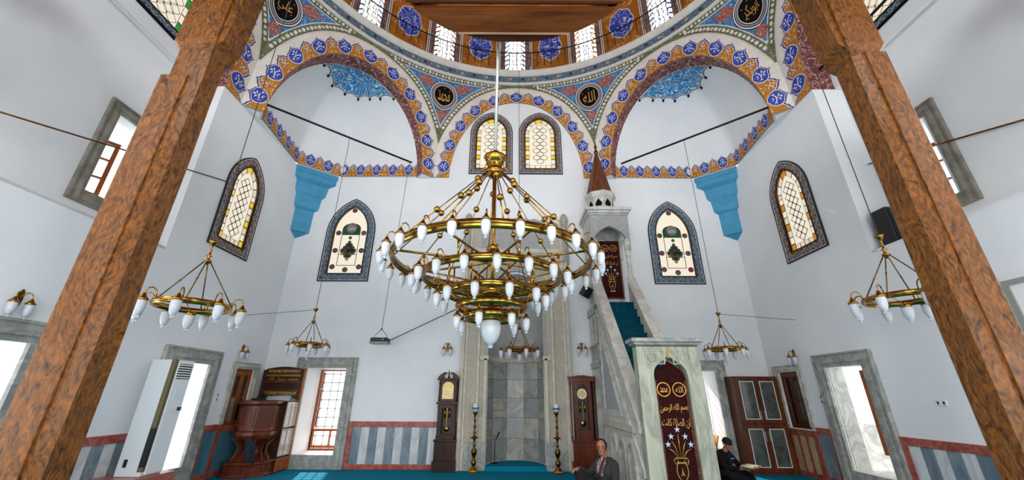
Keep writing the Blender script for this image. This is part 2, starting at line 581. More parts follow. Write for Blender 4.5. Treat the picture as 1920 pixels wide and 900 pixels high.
# ------------------------------------------------------------------ the octagon: arches, squinches, pendentives
HQ, YV = 2.32, 6.47
VS = [Vector((-W, 2 * YC - YV)), Vector((-W, YV)), Vector((-HQ, D)), Vector((HQ, D)), Vector((W, YV)), Vector((W, 2 * YC - YV)),
      Vector((HQ, 2 * YC - D)), Vector((-HQ, 2 * YC - D))]
CC = Vector((0, YC))
SIDES = []
for k in range(8):
    A, B = VS[k], VS[(k + 1) % 8]
    half = (B - A).length / 2
    d = (B - A).normalized()
    out = Vector((-d.y, d.x))
    if out.dot((A + B) / 2 - CC) < 0:
        out = -out
    kind = ('side', 'squinch', 'qibla', 'squinch', 'side', 'squinch', 'qibla', 'squinch')[k]
    # outer a,b,n   inner a,b,n   soffit depth
    par = {'side': (2.92, 3.2, 2.2, 2.44, 2.77, 2.4, SB), 'squinch': (half - 0.01, 3.12, 2.0, 1.9, 2.66, 2.0, 0.30),
           'qibla': (half - 0.01, 3.12, 2.0, 1.92, 2.68, 2.0, 0.06)}[kind]
    SIDES.append(dict(mid=(A + B) / 2, d=d, out=out, half=half, kind=kind, par=par))


def surf(k, s, z, off=0.0):
    S = SIDES[k]
    P = S['mid'] + S['d'] * s - CC
    rho = P.length
    t = min(1, max(0, (z - ZS) / (ZR - ZS)))
    r2 = rho + (min(rho, 5.885) - rho) * t ** 1.7 - off
    P = CC + P * (r2 / rho)
    return (P.x, P.y, z)


def surfv(k, u, z, off=0.0):
    """around the vertex between side k and k+1"""
    k2 = (k + 1) % 8
    return surf(k, SIDES[k]['half'] + u, z, off) if u < 0 else surf(k2, -SIDES[k2]['half'] + u, z, off)


def lappets(m, fn, ncell, half_first=True):
    """alternating blue and ochre palmettes; fn(p, v, layer) maps the strip to 3D, p in cells"""
    OUT = [(0, 1.14), (0.05, 1.02), (0.13, 0.96), (0.19, 0.84), (0.24, 0.78), (0.28, 0.88), (0.40, 0.97), (0.46, 1.04), (0.5, 1.18),
           (0.54, 1.04), (0.60, 0.97), (0.72, 0.88), (0.76, 0.78), (0.81, 0.84), (0.87, 0.96), (0.95, 1.02), (1.0, 1.14)]
    SH = [(.5, .02), (.36, .11), (.25, .32), (.205, .58), (.25, .78), (.34, .88), (.43, .92), (.48, 1.0), (.5, 1.12), (.52, 1.0), (.57, .92),
          (.66, .88), (.75, .78), (.795, .58), (.75, .32), (.64, .11)]
    OT = [(-.17, .52), (-.15, .72), (-.1, .82), (0, .93), (.1, .82), (.15, .72), (.17, .52), (.08, .40), (0, .34), (-.08, .40)]

    def poly(pts, layer, mi):
        tri = tessellate_polygon([[Vector((a, b, 0)) for a, b in pts]])
        m.add([fn(a, b, layer) for a, b in pts], tri, mi)
    for c in range(ncell):
        for layer, dv, mi in ((0, 0, 0), (1, -0.09, 1), (2, -0.135, 2)):
            n = len(OUT)
            vs = [fn(c + p, 0.0, layer) for p, v in OUT] + [fn(c + p, 0.4, layer) for p, v in OUT] + [fn(c + p, v + dv, layer) for p, v in OUT]
            m.add(vs, [(r * n + i, r * n + i + 1, (r + 1) * n + i + 1, (r + 1) * n + i) for r in (0, 1) for i in range(n - 1)], mi)
        poly([(c + a, b) for a, b in SH], 3, 1)
        poly([(c + .5 + (a - .5) * .90, .60 + (b - .60) * .92) for a, b in SH], 4, 3)
        # pale leaf sprays in the blue shield and in the ochre palmette
        def leaf(x, z, a_, l, w_, mi):
            pts = []
            for i in range(10):
                t = 2 * pi * i / 10
                p, q = l * cos(t), w_ * sin(t) * (1 - .4 * cos(t))
                pts.append((x + (p * cos(a_) - q * sin(a_)), z + 1.6 * (p * sin(a_) + q * cos(a_))))
            poly(pts, 5, mi)
        for (dx, z, a_, l, w_) in ((0, .80, pi / 2, .05, .030), (-.075, .70, 2.5, .055, .022), (.075, .70, .64, .055, .022), (-.085, .50, 3.7, .06, .022), (.085, .50, -.56, .06, .022), (0, .56, pi / 2, .05, .026), (-.03, .36, 4.2, .045, .016), (.04, .33, -1.0, .045, .016)):
            leaf(c + .5 + dx, z, a_, l, w_, 4)
        if c > 0:
            for (dx, z, a_, l, w_) in ((0, .80, pi / 2, .045, .024), (-.06, .66, 2.5, .05, .02), (.06, .66, .64, .05, .02), (0, .56, pi / 2, .04, .028), (-.07, .44, 3.6, .05, .016), (.07, .44, -.46, .05, .016)):
                leaf(c + dx, z, a_, l, w_, 4)
        for sgn in (-1, 1):
            p0 = [(c + .5 + sgn * .12, .42), (c + .5 + sgn * .16, .36), (c + .5 + sgn * .19, .52), (c + .5 + sgn * .15, .5)]
            poly(p0, 5, 4)
            p0 = [(c + .5 + sgn * .30, .1), (c + .5 + sgn * .42, .05), (c + .5 + sgn * .47, .2), (c + .5 + sgn * .40, .14)]
            poly(p0, 5, 5)


MOTIF = pm('pale_motif_paint', (204, 206, 214), 0.7)
MOTIFY = pm('yellow_motif_paint', (220, 180, 110), 0.7)
LAPM = [BLUE0, CREAMP, OCHRE, BLUE, MOTIF, MOTIFY]


def arc_table(a, b, n, N=240):
    pts = [ell(a, b, n, pi * i / N) for i in range(N + 1)]
    L = [0.0]
    for i in range(N):
        L.append(L[-1] + sqrt((pts[i + 1][0] - pts[i][0]) ** 2 + (pts[i + 1][1] - pts[i][1]) ** 2))
    return L


def theta_at(L, f):
    t = f * L[-1]
    lo, hi = 0, len(L) - 1
    while hi - lo > 1:
        md = (lo + hi) // 2
        if L[md] <= t:
            lo = md
        else:
            hi = md
    return pi * (lo + (t - L[lo]) / max(1e-9, L[hi] - L[lo])) / (len(L) - 1)


SIDENAME = {0: 'left side', 1: 'left corner', 2: 'middle', 3: 'right corner', 4: 'right side', 5: 'rear right corner', 6: 'rear', 7: 'rear left corner'}
for k in range(8):
    S = SIDES[k]
    ao, bo, no, ai, bi, ni, dep = S['par']
    front = k <= 4
    nn = 48
    m = MB()
    # plain face between inner and outer curve, soffit behind the inner edge
    for j in range(2):
        pass
    def face(i, v, off=0.0, k=k, ao=ao, bo=bo, no=no, ai=ai, bi=bi, ni=ni):
        th = pi * i / nn
        x0, z0 = ell(ai, bi, ni, th)
        x1, z1 = ell(ao, bo, no, th)
        return surf(k, x0 + (x1 - x0) * v, ZS + z0 + (z1 - z0) * v, off)
    m.grid(lambda i, v: face(i, v), range(nn + 1), [0, 0.5, 1.0], 0)
    m.grid(lambda i, v: face(i, v, -.015), range(nn + 1), [.9, 1.12], 0)
    o3 = Vector((S['out'].x, S['out'].y, 0))
    m.grid(lambda i, v: Vector(face(i, 0)) * (1 - v) + (Vector((*(S['mid'] + S['d'] * ell(ai, bi, ni, pi * i / nn)[0] + S['out'] * dep), ZS + ell(ai, bi, ni, pi * i / nn)[1]))) * v,
           range(nn + 1), [0, 1], 1 if S['kind'] != 'qibla' else 0)
    # pier feet below the springing are the walls; close the foot of the arch
    root = m.build('arch', [CREAMP, REDARAB])
    struct(root, 'arch of the %s bay carrying the dome, with painted palmette border' % SIDENAME[k], 'arch')
    if front:
        am, bm_, nm_ = (ao + ai) / 2, (bo + bi) / 2, (no + ni) / 2
        LT = arc_table(am, bm_, nm_)
        nc = {'qibla': 11, 'squinch': 11, 'side': 13}[S['kind']]

        def bandfn(p, v, layer, k=k, LT=LT, nc=nc, ao=ao, bo=bo, no=no, ai=ai, bi=bi, ni=ni):
            th = theta_at(LT, p / nc)
            x0, z0 = ell(ai, bi, ni, th)
            x1, z1 = ell(ao, bo, no, th)
            v = min(v, 1.20) * 0.90
            return surf(k, x0 + (x1 - x0) * v, ZS + max(0.0, z0 + (z1 - z0) * v), 0.006 + 0.004 * layer)
        m = MB()
        lappets(m, bandfn, nc)
        m.build('painted_border', LAPM, root)

# squinch half domes
TRI = []
for k in (1, 3, 5, 7):
    S = SIDES[k]
    ai, bi, dep = S['par'][3], S['par'][4], S['par'][6]
    sgx = -1 if S['mid'].x < 0 else 1
    sgy = 1 if S['mid'].y > YC else -1
    cen = S['mid'] + S['out'] * dep
    d, out = S['d'], S['out']
    f1, f2 = cen - d * ai, cen + d * ai
    wy = YC + sgy * W
    A = Vector((sgx * 5.0, wy))
    B = Vector((sgx * W, YC + sgy * (8.74 - YC)))
    # order along the chord from f1 (s negative) to f2
    base = [f1, A, B, f2]
    if (f1 - A).length > (f1 - B).length:
        base = [f1, B, A, f2]
    def r0(al, cen=cen, d=d, out=out, base=base):
        q = -d * cos(al) + out * sin(al)
        best = 9
        for i in range(3):
            p, e = base[i] - cen, base[i + 1] - base[i]
            den = q.x * e.y - q.y * e.x
            if abs(den) < 1e-9:
                continue
            t = (p.x * e.y - p.y * e.x) / den
            w = (p.x * q.y - p.y * q.x) / den
            if t > 0 and -0.01 <= w <= 1.01:
                best = min(best, t)
        return best, q
    def vault(al, be, off=0.0, cen=cen, bi=bi, r0=r0):
        r, q = r0(al)
        n = 2 + 0.5 * sin(al)
        hh = abs(cos(be)) ** (2 / n) * (r - off)
        P = cen + q * hh
        return (P.x, P.y, ZS + (bi - off) * abs(sin(be)) ** (2 / n))
    als = [0.0001 + (pi - 0.0002) * i / 48 for i in range(49)]
    m = MB()
    m.grid(lambda a, b: vault(a, b), als, [pi / 2 * i / 20 for i in range(21)], 0)
    # flat soffit under the cut corner, and the gap next to the arch feet
    m.add([(*A, ZS), (sgx * W, wy, ZS), (*B, ZS)], [(0, 1, 2)], 0)
    for f in (base[0], base[3]):
        n_ = A if (f - A).length < (f - B).length else B
        e_ = VS[k] if (VS[k] - f).length < (VS[(k + 1) % 8] - f).length else VS[(k + 1) % 8]
        m.add([(*f, ZS), (*n_, ZS), (*e_, ZS)], [(0, 1, 2)], 0)
        c1 = f - out * dep
        T = [e_, c1, f + (f - c1) * .12]
        m.add([(*p, ZS + .001) for p in T], [(0, 1, 2)], 0)
        if k in (1, 3):
            TRI.append([k, T])
    root = m.build('squinch', [WHITE])
    struct(root, 'white half dome vault spanning the %s of the hall' % SIDENAME[k], 'vault')
    for kk_, T in [t for t in TRI if t[0] == k]:
        g = (T[0] + T[1] + T[2]) / 3
        m = MB()
        for sc, L, mi in ((.98, 1, 0), (.91, 2, 1), (.76, 3, 0), (.71, 4, 1)):
            m.add([(*(g + (p - g) * sc), ZS - .002 * L) for p in T], [(0, 1, 2)], mi)
        m.build('painted_triangle', [BLACK, WHITE2], root)
    if k in (1, 3):
        # painted border round the foot
        segs = [(base[i], base[i + 1]) for i in range(3)]
        tot = sum((b - a).length for a, b in segs)
        nb = 11

        def footfn(p, v, layer, segs=segs, tot=tot, cen=cen):
            t = min(max(p / nb, 0), 1) * tot
            for a, b in segs:
                l = (b - a).length
                if t <= l + 1e-6:
                    break
                t -= l
            P = a + (b - a) * (t / l)
            e = (b - a).normalized()
            nrm = Vector((-e.y, e.x))
            if nrm.dot(cen - P) < 0:
                nrm = -nrm
            P = P + nrm * (0.02 + 0.004 * layer)
            return (P.x, P.y, ZS + 0.015 + 0.37 * min(v, 1.15))
        m = MB()
        lappets(m, footfn, nb)
        m.build('painted_foot_border', LAPM, root)
        # blue star medallion at the crown
        bc = radians(60)
        m = MB()
        def medal(rr, off, mi):
            N = 64
            ring, half_ = [], []
            for i in range(N + 1):
                a = pi * i / N
                lob = rr * (1 + 0.10 * (1 - abs(sin(a * 7.0))) ** 1.3 - 0.03)
                ring.append(vault(min(max(a, .0002), pi - .0002), pi / 2 - lob, off))
                half_.append(vault(min(max(a, .0002), pi - .0002), pi / 2 - lob * .5, off))
            top = vault(pi / 2, pi / 2 - 0.001, off)
            vs = [top] + half_ + ring
            n1 = N + 1
            fs = [(0, 1 + i, 2 + i) for i in range(N)] + [(1 + i, 1 + n1 + i, 2 + n1 + i, 2 + i) for i in range(N)]
            m.add(vs, fs, mi)
        medal(0.50, 0.012, 1)
        medal(0.488, 0.018, 2)
        medal(0.475, 0.024, 0)
        for i in range(8):
            a = pi * i / 7
            a = min(max(a, .03), pi - .03)
            p = Vector(vault(a, pi / 2 - 0.545, 0.02))
            m.sphere(p, 0.035, 6, 4, 1)
        m.build('painted_star_medallion', [STARB, BLACK, MOTIF], root)

# pendentives
def roundel(m, k, zc, r, off, mi, N=40):
    pts = [(r * cos(2 * pi * i / N), zc + r * sin(2 * pi * i / N)) for i in range(N)]
    m.add([surfv(k, 0, zc, off)] + [surfv(k, u, z, off) for u, z in pts], [(0, 1 + i, 1 + (i + 1) % N) for i in range(N)], mi)


ARF = {}
for i, (ch, base_, nf) in enumerate([('ا', 0xFE8D, 2), ('ب', 0xFE8F, 4), ('ة', 0xFE93, 2), ('ت', 0xFE95, 4), ('ث', 0xFE99, 4), ('ج', 0xFE9D, 4), ('ح', 0xFEA1, 4), ('خ', 0xFEA5, 4),
                                     ('د', 0xFEA9, 2), ('ذ', 0xFEAB, 2), ('ر', 0xFEAD, 2), ('ز', 0xFEAF, 2), ('س', 0xFEB1, 4), ('ش', 0xFEB5, 4), ('ص', 0xFEB9, 4), ('ض', 0xFEBD, 4),
                                     ('ط', 0xFEC1, 4), ('ع', 0xFEC9, 4), ('ف', 0xFED1, 4), ('ق', 0xFED5, 4), ('ك', 0xFED9, 4), ('ل', 0xFEDD, 4), ('م', 0xFEE1, 4), ('ن', 0xFEE5, 4),
                                     ('ه', 0xFEE9, 4), ('و', 0xFEED, 2), ('ى', 0xFEEF, 2), ('ي', 0xFEF1, 4)]):
    ARF[ch] = (base_, nf)


def shape_ar(txt):
    out = []
    for w in txt.split(' '):
        g = []
        for i, ch in enumerate(w):
            b, nf = ARF[ch]
            prev = i > 0 and ARF[w[i - 1]][1] == 4
            nxt = i < len(w) - 1 and nf == 4
            form = (3 if nxt else 1) if prev else (2 if nxt else 0)
            g.append(chr(b + form))
        out.append(''.join(g[::-1]))
    return ' '.join(out[::-1])


def text_mesh(txt, fn, name, mat, size, parent=None, ar=True, width=None):
    """lettering as a mesh; fn maps the flat letter (x, y) centred on 0 to 3D"""
    c = bpy.data.curves.new('lettering', 'FONT')
    c.body = shape_ar(txt) if ar else txt
    c.resolution_u = 2
    t = bpy.data.objects.new('lettering', c)
    COL.objects.link(t)
    dg = bpy.context.evaluated_depsgraph_get()
    me = bpy.data.meshes.new_from_object(t.evaluated_get(dg))
    bpy.data.objects.remove(t)
    bpy.data.curves.remove(c)
    if not me.vertices:
        return None
    xs = [v.co.x for v in me.vertices]
    ys = [v.co.y for v in me.vertices]
    cx, cy = (min(xs) + max(xs)) / 2, (min(ys) + max(ys)) / 2
    sc = size / max(1e-6, max(ys) - min(ys))
    scx = (width / (max(xs) - min(xs))) if width else sc
    for v in me.vertices:
        v.co = fn((v.co.x - cx) * scx, (v.co.y - cy) * sc)
    me.materials.clear()
    me.materials.append(mat)
    for p in me.polygons:
        p.material_index = 0
    return obj(name, me, parent)


RT = {0: 'علي', 1: 'محمد', 2: 'الله', 3: 'ابوبكر'}
PN = {0: 'far left', 1: 'left middle', 2: 'right middle', 3: 'far right'}
ROSE = pm('rose_ring_paint', (168, 140, 132), 0.7)
for k in range(8):
    k2 = (k + 1) % 8
    S1, S2 = SIDES[k], SIDES[k2]

    def patch(m, dd, zt, off, mi, rows=30, cols=14, z0=ZS):
        def lim(S, z, sg):
            a, b, n = S['par'][0] + dd, S['par'][1] + dd, S['par'][2]
            return sg * (S['half'] - xell(a, b, n, z - ZS))
        # lowest z where the patch has width
        zz = z0
        while zz < zt and (lim(S1, zz, -1) >= -0.004 or lim(S2, zz, 1) <= 0.004):
            zz += 0.01
        vs = []
        bb_ = ZS + S1['par'][1] + dd
        bc2 = ZS + S2['par'][1] + dd
        zs = [zz + (zt - zz) * (i / rows) for i in range(rows + 1)]
        for q in (bb_, bc2):
            zs += [q - (q - zz) * (1 - sin(pi / 2 * i / 16)) for i in range(6, 17)]
        zs = sorted(set(round(z, 4) for z in zs if zz <= z <= zt))
        for z in zs:
            l, r = min(0, lim(S1, z, -1)), max(0, lim(S2, z, 1))
            vs += [surfv(k, l * (1 - 2 * j / cols) if j <= cols / 2 else r * (2 * j / cols - 1), z, off) for j in range(cols + 1)]
        n = cols + 1
        m.add(vs, [(i * n + j, i * n + j + 1, (i + 1) * n + j + 1, (i + 1) * n + j) for i in range(len(zs) - 1) for j in range(cols)], mi)
    m = MB()
    patch(m, 0.0, ZR + 0.02, 0, 0)
    root = m.build('pendentive', [CREAMP])
    struct(root, 'painted pendentive with a black calligraphy roundel, %s' % PN[k] if k in PN else 'plain pendentive behind the viewer', 'pendentive')
    if k in PN:
        m = MB()
        patch(m, 0.13, ZR, 0.008, 1)
        patch(m, 0.15, ZR - 0.02, 0.012, 0)
        patch(m, 0.325, ZR - 0.17, 0.016, 2)
        patch(m, 0.355, ZR - 0.20, 0.020, 3)
        m.build('painted_frame', [GREENB, CREAMP, MOTIF, PBLUE], root)
        # white beads along the green band
        m = MB()
        for S, sg in ((S1, -1), (S2, 1)):
            a, b, n = S['par'][0] + 0.235, S['par'][1] + 0.235, S['par'][2]
            for i in range(2, 40):
                th = pi / 2 * i / 40
                x, z = a * cos(th) ** (2 / n), b * sin(th) ** (2 / n)
                u = sg * (S['half'] - x)
                if u * sg > 0.08 and ZS + z < ZR - 0.14:
                    rr = 0.05 if i % 2 else 0.035
                    m.add([surfv(k, u + rr * cos(2 * pi * q / 8) * (1 if i % 2 else 1.3), ZS + z + rr * sin(2 * pi * q / 8), 0.022) for q in range(8)], [tuple(range(8))], 0)
        for i in range(-16, 17):
            u = i * 0.11
            if -S1['half'] * .8 < u < S2['half'] * .8:
                rr = 0.045 if i % 2 else 0.03
                m.add([surfv(k, u + rr * cos(2 * pi * q / 8), ZR - 0.095 + rr * sin(2 * pi * q / 8), 0.024) for q in range(8)], [tuple(range(8))], 0)
        m.build('painted_beads', [CREAMP], root)
        # brick red leaves in the three corners
        m = MB()
        for (cu, cz, du, dz) in ((-0.62, 10.2, -0.34, 0.07), (0.62, 10.2, 0.34, 0.07), (0, 9.24, 0, -0.22)):
            L = sqrt(du * du + dz * dz)
            ex, ez = du / L, dz / L
            pts = []
            for i in range(24):
                t = i / 24 * 2 * pi
                a_, b_ = L * (0.9 * cos(t)) * (1 + 0.12 * cos(5 * t)), 0.14 * sin(t) * (1 + 0.25 * cos(4 * t)) * (1 - 0.45 * cos(t))
                pts.append((cu + ex * a_ - ez * b_, cz + ez * a_ + ex * b_))
            tri = tessellate_polygon([[Vector((a, b, 0)) for a, b in pts]])
            m.add([surfv(k, a, b, 0.026) for a, b in pts], tri, 0)
        m.build('painted_leaves', [REDP], root)
        zc = 9.86
        m = MB()
        for r, off, mi in ((0.47, 0.032, 0), (0.455, 0.036, 1), (0.42, 0.04, 0), (0.40, 0.044, 2), (0.365, 0.048, 0), (0.345, 0.052, 1), (0.32, 0.056, 3)):
            roundel(m, k, zc, r, off, mi)
        rd = m.build('calligraphy_roundel', [BLACK, MOTIF, ROSE, BLACK], root)
        text_mesh(RT[k], lambda x, y, k=k: surfv(k, x, zc - 0.02 + y, 0.062), 'lettering', GOLDP, 0.34, rd, width=0.40)
        m = MB()
        for i, (u, z, a) in enumerate(((-.2, .12, .5), (.17, .17, 1.1), (-.14, -.18, .3), (.2, -.1, 2), (0, .24, .1))):
            m.add([surfv(k, u + .03 * cos(a + q * pi / 2) * (1 if q % 2 else .35), zc + z + .03 * sin(a + q * pi / 2) * (1 if q % 2 else .35), .062) for q in range(4)], [(0, 1, 2, 3)], 0)
        m.build('gold_dots', [GOLDP], rd)

# ------------------------------------------------------------------ ring, drum and dome
def cyl(ph, z, R):
    return (R * sin(ph), YC + R * cos(ph), z)


def ringmesh(m, prof, mi=0, n=128):
    m.lathe(prof, n, mi, (0, YC, 0), cap=False)


m = MB()
ringmesh(m, [(5.9, ZR - 0.02), (5.80, ZR), (5.80, ZR + 0.03)], 0)
ringmesh(m, [(5.80, ZR + 0.03), (5.80, ZR + 0.27)], 1)
ringmesh(m, [(5.80, ZR + 0.27), (5.77, ZR + 0.29), (5.70, ZR + 0.36), (5.68, ZR + 0.43), (5.72, ZR + 0.45), (5.9, ZR + 0.45)], 0)
ro = m.build('dome_ring', [CREAMP, RBLUE])
struct(ro, 'grey blue painted ring with a white cornice at the foot of the dome', 'cornice')
m = MB()
for i in range(96):
    ph = 2 * pi * (i + .5) / 96
    if cos(ph) > -0.2:
        rr = 0.055
        m.add([cyl(ph + rr * cos(2 * pi * q / 8) / 5.8, ZR + 0.15 + rr * sin(2 * pi * q / 8), 5.79) for q in range(8)], [tuple(range(8))], i % 2)
m.build('painted_rosettes', [pm('dark_rosette', (44, 44, 46), .7), pm('tan_rosette', (176, 150, 110), .7)], ro)
# railing
rail = thing('ring_railing', 'thin black iron railing running round the foot of the dome', 'railing', (0, YC, 0))
m = MB()
m.tube([(5.55 * sin(2 * pi * i / 128), 5.55 * cos(2 * pi * i / 128), ZR + 1.0) for i in range(129)], 0.018, 6)
m.build('handrail', IRON, rail)
m = MB()
for i in range(160):
    a = 2 * pi * i / 160
    if cos(a) > -0.1:
        m.tube([(5.55 * sin(a), 5.55 * cos(a), ZR + 0.43), (5.55 * sin(a), 5.55 * cos(a), ZR + 1.0)], 0.011, 4)
bal = m.build('balusters', IRON, rail)
bal['kind'] = 'stuff'
ZW0, ZW1 = ZR + 0.42, ZR + 2.2
NW = 16
DRUMP = arab('drum_ochre_paint', (158, 92, 22), (206, 164, 100), 3.6, 6, 0.09, fg2=(120, 60, 20))
MEDB = arab('drum_blue_medallion', (30, 56, 160), (190, 196, 220), 3.6, 6, 0.13)
BRNA = arab('drum_brown_strip', (92, 62, 58), (170, 146, 138), 7, 7, 0.15)
m = MB()
m.lathe([(5.86, ZW0), (5.86, ZR + 2.6), (5.7, ZR + 3.4), (5.2, ZR + 4.9), (4.2, ZR + 6.2), (2.6, ZR + 7.1), (0.01, ZR + 7.5)], 128, 0, (0, YC, 0), cap=False)
dome = m.build('dome', [DRUMP])
struct(dome, 'ochre painted dome over the hall', 'dome')


def cpatch(m, ph0, ph1, z0, z1, R, mi, n=6):
    m.grid(lambda a, z: cyl(a, z, R), [ph0 + (ph1 - ph0) * i / n for i in range(n + 1)], [z0, z1], mi)


POSN = {0: 'in the middle', 1: 'first right of the middle', 2: 'second right of the middle', -1: 'first left of the middle', -2: 'second left of the middle', 3: 'third right of the middle', -3: 'third left of the middle'}
EDGE = [GBLU, GRED, GBLU, GAMB]
for kk in range(-7, 9):
    p0 = radians(22.5 * kk - 0.4)
    hw = radians(3.15)
    m = MB()
    vis = abs(kk) <= 3
    cpatch(m, p0 - hw, p0 + hw, ZW0, ZW1, 5.84, 0)
    N = 8
    cp = [(p0 + hw * cos(pi * i / N), ZW1 + 0.3 * sin(pi * i / N)) for i in range(N + 1)]
    m.add([cyl(a, z, 5.84) for a, z in cp], [tuple(range(N + 1))], 0)
    wn = m.build('window_dome', [GW])
    struct(wn, 'leaded dome window %s' % POSN[kk] if kk in POSN else 'leaded dome window behind the viewer', 'window')
    if not vis:
        continue
    # leading: curved rows and columns
    m = MB()
    for i in range(1, 5):
        a = p0 - hw + 2 * hw * i / 5
        m.tube([cyl(a + 0.0035 * sin(z * 21 + i), z, 5.82) for z in [ZW0 + (ZW1 - ZW0) * j / 24 for j in range(25)]], 0.012, 4)
    for j in range(11):
        z = ZW0 + 0.17 * j + 0.05
        m.tube([cyl(p0 - hw + 2 * hw * i / 10, z + 0.02 * sin(i * 1.9 + j * 3), 5.82) for i in range(11)], 0.012, 4)
    m.build('leading', LEAD, wn)
    m = MB()
    ec = [GBLU, GRED, GBLU, GAMB, GBLU][(kk + 2) % 5]
    for sg in (-1, 1):
        for j in range(9):
            z = ZW0 + 0.05 + 0.2 * j
            a0, a1 = p0 + sg * hw, p0 + sg * hw * 0.66
            m.add([cyl(a0, z + .02, 5.82), cyl(a1, z + 0.12, 5.82), cyl(a1, z + 0.19, 5.82), cyl(a0, z + 0.09, 5.82)], [(0, 1, 2, 3)], 0)
    cpatch(m, p0 - hw, p0 + hw, ZW0, ZW0 + 0.06, 5.82, 0)
    m.build('coloured_panes', [ec], wn)
    # carved strips and white lines beside the window
    m = MB()
    for sg in (-1, 1):
        cpatch(m, *sorted((p0 + sg * hw, p0 + sg * radians(4.7))), ZW0, ZW1 + .4, 5.80, 0, 2)
        cpatch(m, *sorted((p0 + sg * radians(4.7), p0 + sg * radians(5.5))), ZW0, ZW1 + .4, 5.805, 1, 2)
        cpatch(m, *sorted((p0 + sg * radians(5.0), p0 + sg * radians(5.2))), ZW0, ZW1 + .4, 5.80, 2, 2)
    m.build('painted_jambs', [BRNA, CREAMP, BLACK], wn)
    if kk > -3:
        # blue oval medallion on the ochre panel to the left
        pc = p0 - radians(11.25)
        m = MB()
        for sc, off, mi in ((1.0, 5.845, 1), (0.93, 5.84, 0)):
            pts = [(pc + sc * radians(3.7) * cos(2 * pi * i / 32) * (1 + .05 * cos(8 * 2 * pi * i / 32)), ZR + 1.52 + sc * 0.60 * sin(2 * pi * i / 32) * (1 + .05 * cos(8 * 2 * pi * i / 32))) for i in range(32)]
            m.add([cyl(pc, ZR + 1.52, off)] + [cyl(a, z, off) for a, z in pts], [(0, 1 + i, 1 + (i + 1) % 32) for i in range(32)], mi)
        m.build('painted_medallion', [MEDB, MOTIF], dome)

# blue stepped corbels in the two far corners
for s in (-1, 1):
    root = thing('corner_corbel', 'turquoise stepped corbel in the %s far corner' % ('left' if s < 0 else 'right'), 'corbel', (s * W, D, 0), 0, kind='structure')
    LV = [(0.84, 0.67, 7.20, 7.06, 1), (0.81, 0.65, 7.06, 6.90, 1), (0.63, 0.53, 6.82, 6.54, .93), (0.50, 0.42, 6.46, 6.14, .93), (0.36, 0.30, 6.08, 5.46, .97)]
    prev = None
    for i, (a, b, z1, z0, tp) in enumerate(LV):
        m = MB()
        T1 = [(0, 0), (-s * a, 0), (0, -b)]
        T0 = [(0, 0), (-s * a * tp, 0), (0, -b * tp)]
        m.add([(x, y, z1) for x, y in T1] + [(x, y, z0) for x, y in T0], [(0, 1, 2), (3, 4, 5), (0, 1, 4, 3), (1, 2, 5, 4), (2, 0, 3, 5)])
        if i < len(LV) - 1:
            a2, b2, zz = LV[i + 1][0], LV[i + 1][1], LV[i + 1][2]
            if zz < z0:
                T2 = [(0, 0), (-s * a2, 0), (0, -b2)]
                m.add([(x, y, z0) for x, y in T0] + [(x, y, zz) for x, y in T2], [(0, 1, 2), (3, 4, 5), (0, 1, 4, 3), (1, 2, 5, 4), (2, 0, 3, 5)])
        else:
            m.add([(x, y, z0) for x, y in T0] + [(0, 0, z0 - .14), (-s * a * tp * .5, -b * tp * .5, z0 + .28), (-s * a * .5, -b * .5, z0 - .02)],
                  [(0, 1, 3), (0, 2, 3), (1, 3, 5), (2, 3, 5)])
        m.build('step', CORBEL, root)
# iron tie rods across the corners
for s in (-1, 1):
    m = MB()
    m.tube([(s * 5.55, 6.74, 7.42), (s * 2.88, 8.97, 7.40)], 0.025, 8)
    tag(m.build('tie_rod', IRON), 'black iron tie rod under the %s corner arch' % ('left' if s < 0 else 'right'), 'rod')
# ------------------------------------------------------------------ stained glass windows
def poly_ring(cx, cz, r, n, rz=1.0, rot=0.0, lob=0.0, nl=4):
    return [(cx + r * (1 + lob * cos(nl * t)) * cos(t + rot), cz + rz * r * (1 + lob * cos(nl * t)) * sin(t + rot)) for t in [2 * pi * i / n for i in range(n)]]


def inside(poly, x, z):
    c = False
    n = len(poly)
    for i in range(n):
        (x1, z1), (x2, z2) = poly[i], poly[(i + 1) % n]
        if (z1 > z) != (z2 > z) and x < (x2 - x1) * (z - z1) / (z2 - z1) + x1:
            c = not c
    return c


def pane(root, outline, y, glass, lead=LEAD, t=0.012):
    """one pane of glass in its lead came"""
    cx = sum(p[0] for p in outline) / len(outline)
    cz = sum(p[1] for p in outline) / len(outline)
    r = max(sqrt((a - cx) ** 2 + (b - cz) ** 2) for a, b in outline)
    k = max(0.3, 1 - t / r)
    inn = [(cx + (a - cx) * k, cz + (b - cz) * k) for a, b in outline]
    m = MB()
    m.ring(outline, inn, y - 0.006, y, 1)
    m.flat(inn, y - 0.003, 0)
    return m.build('pane', [glass, lead], root)


WN = [0]


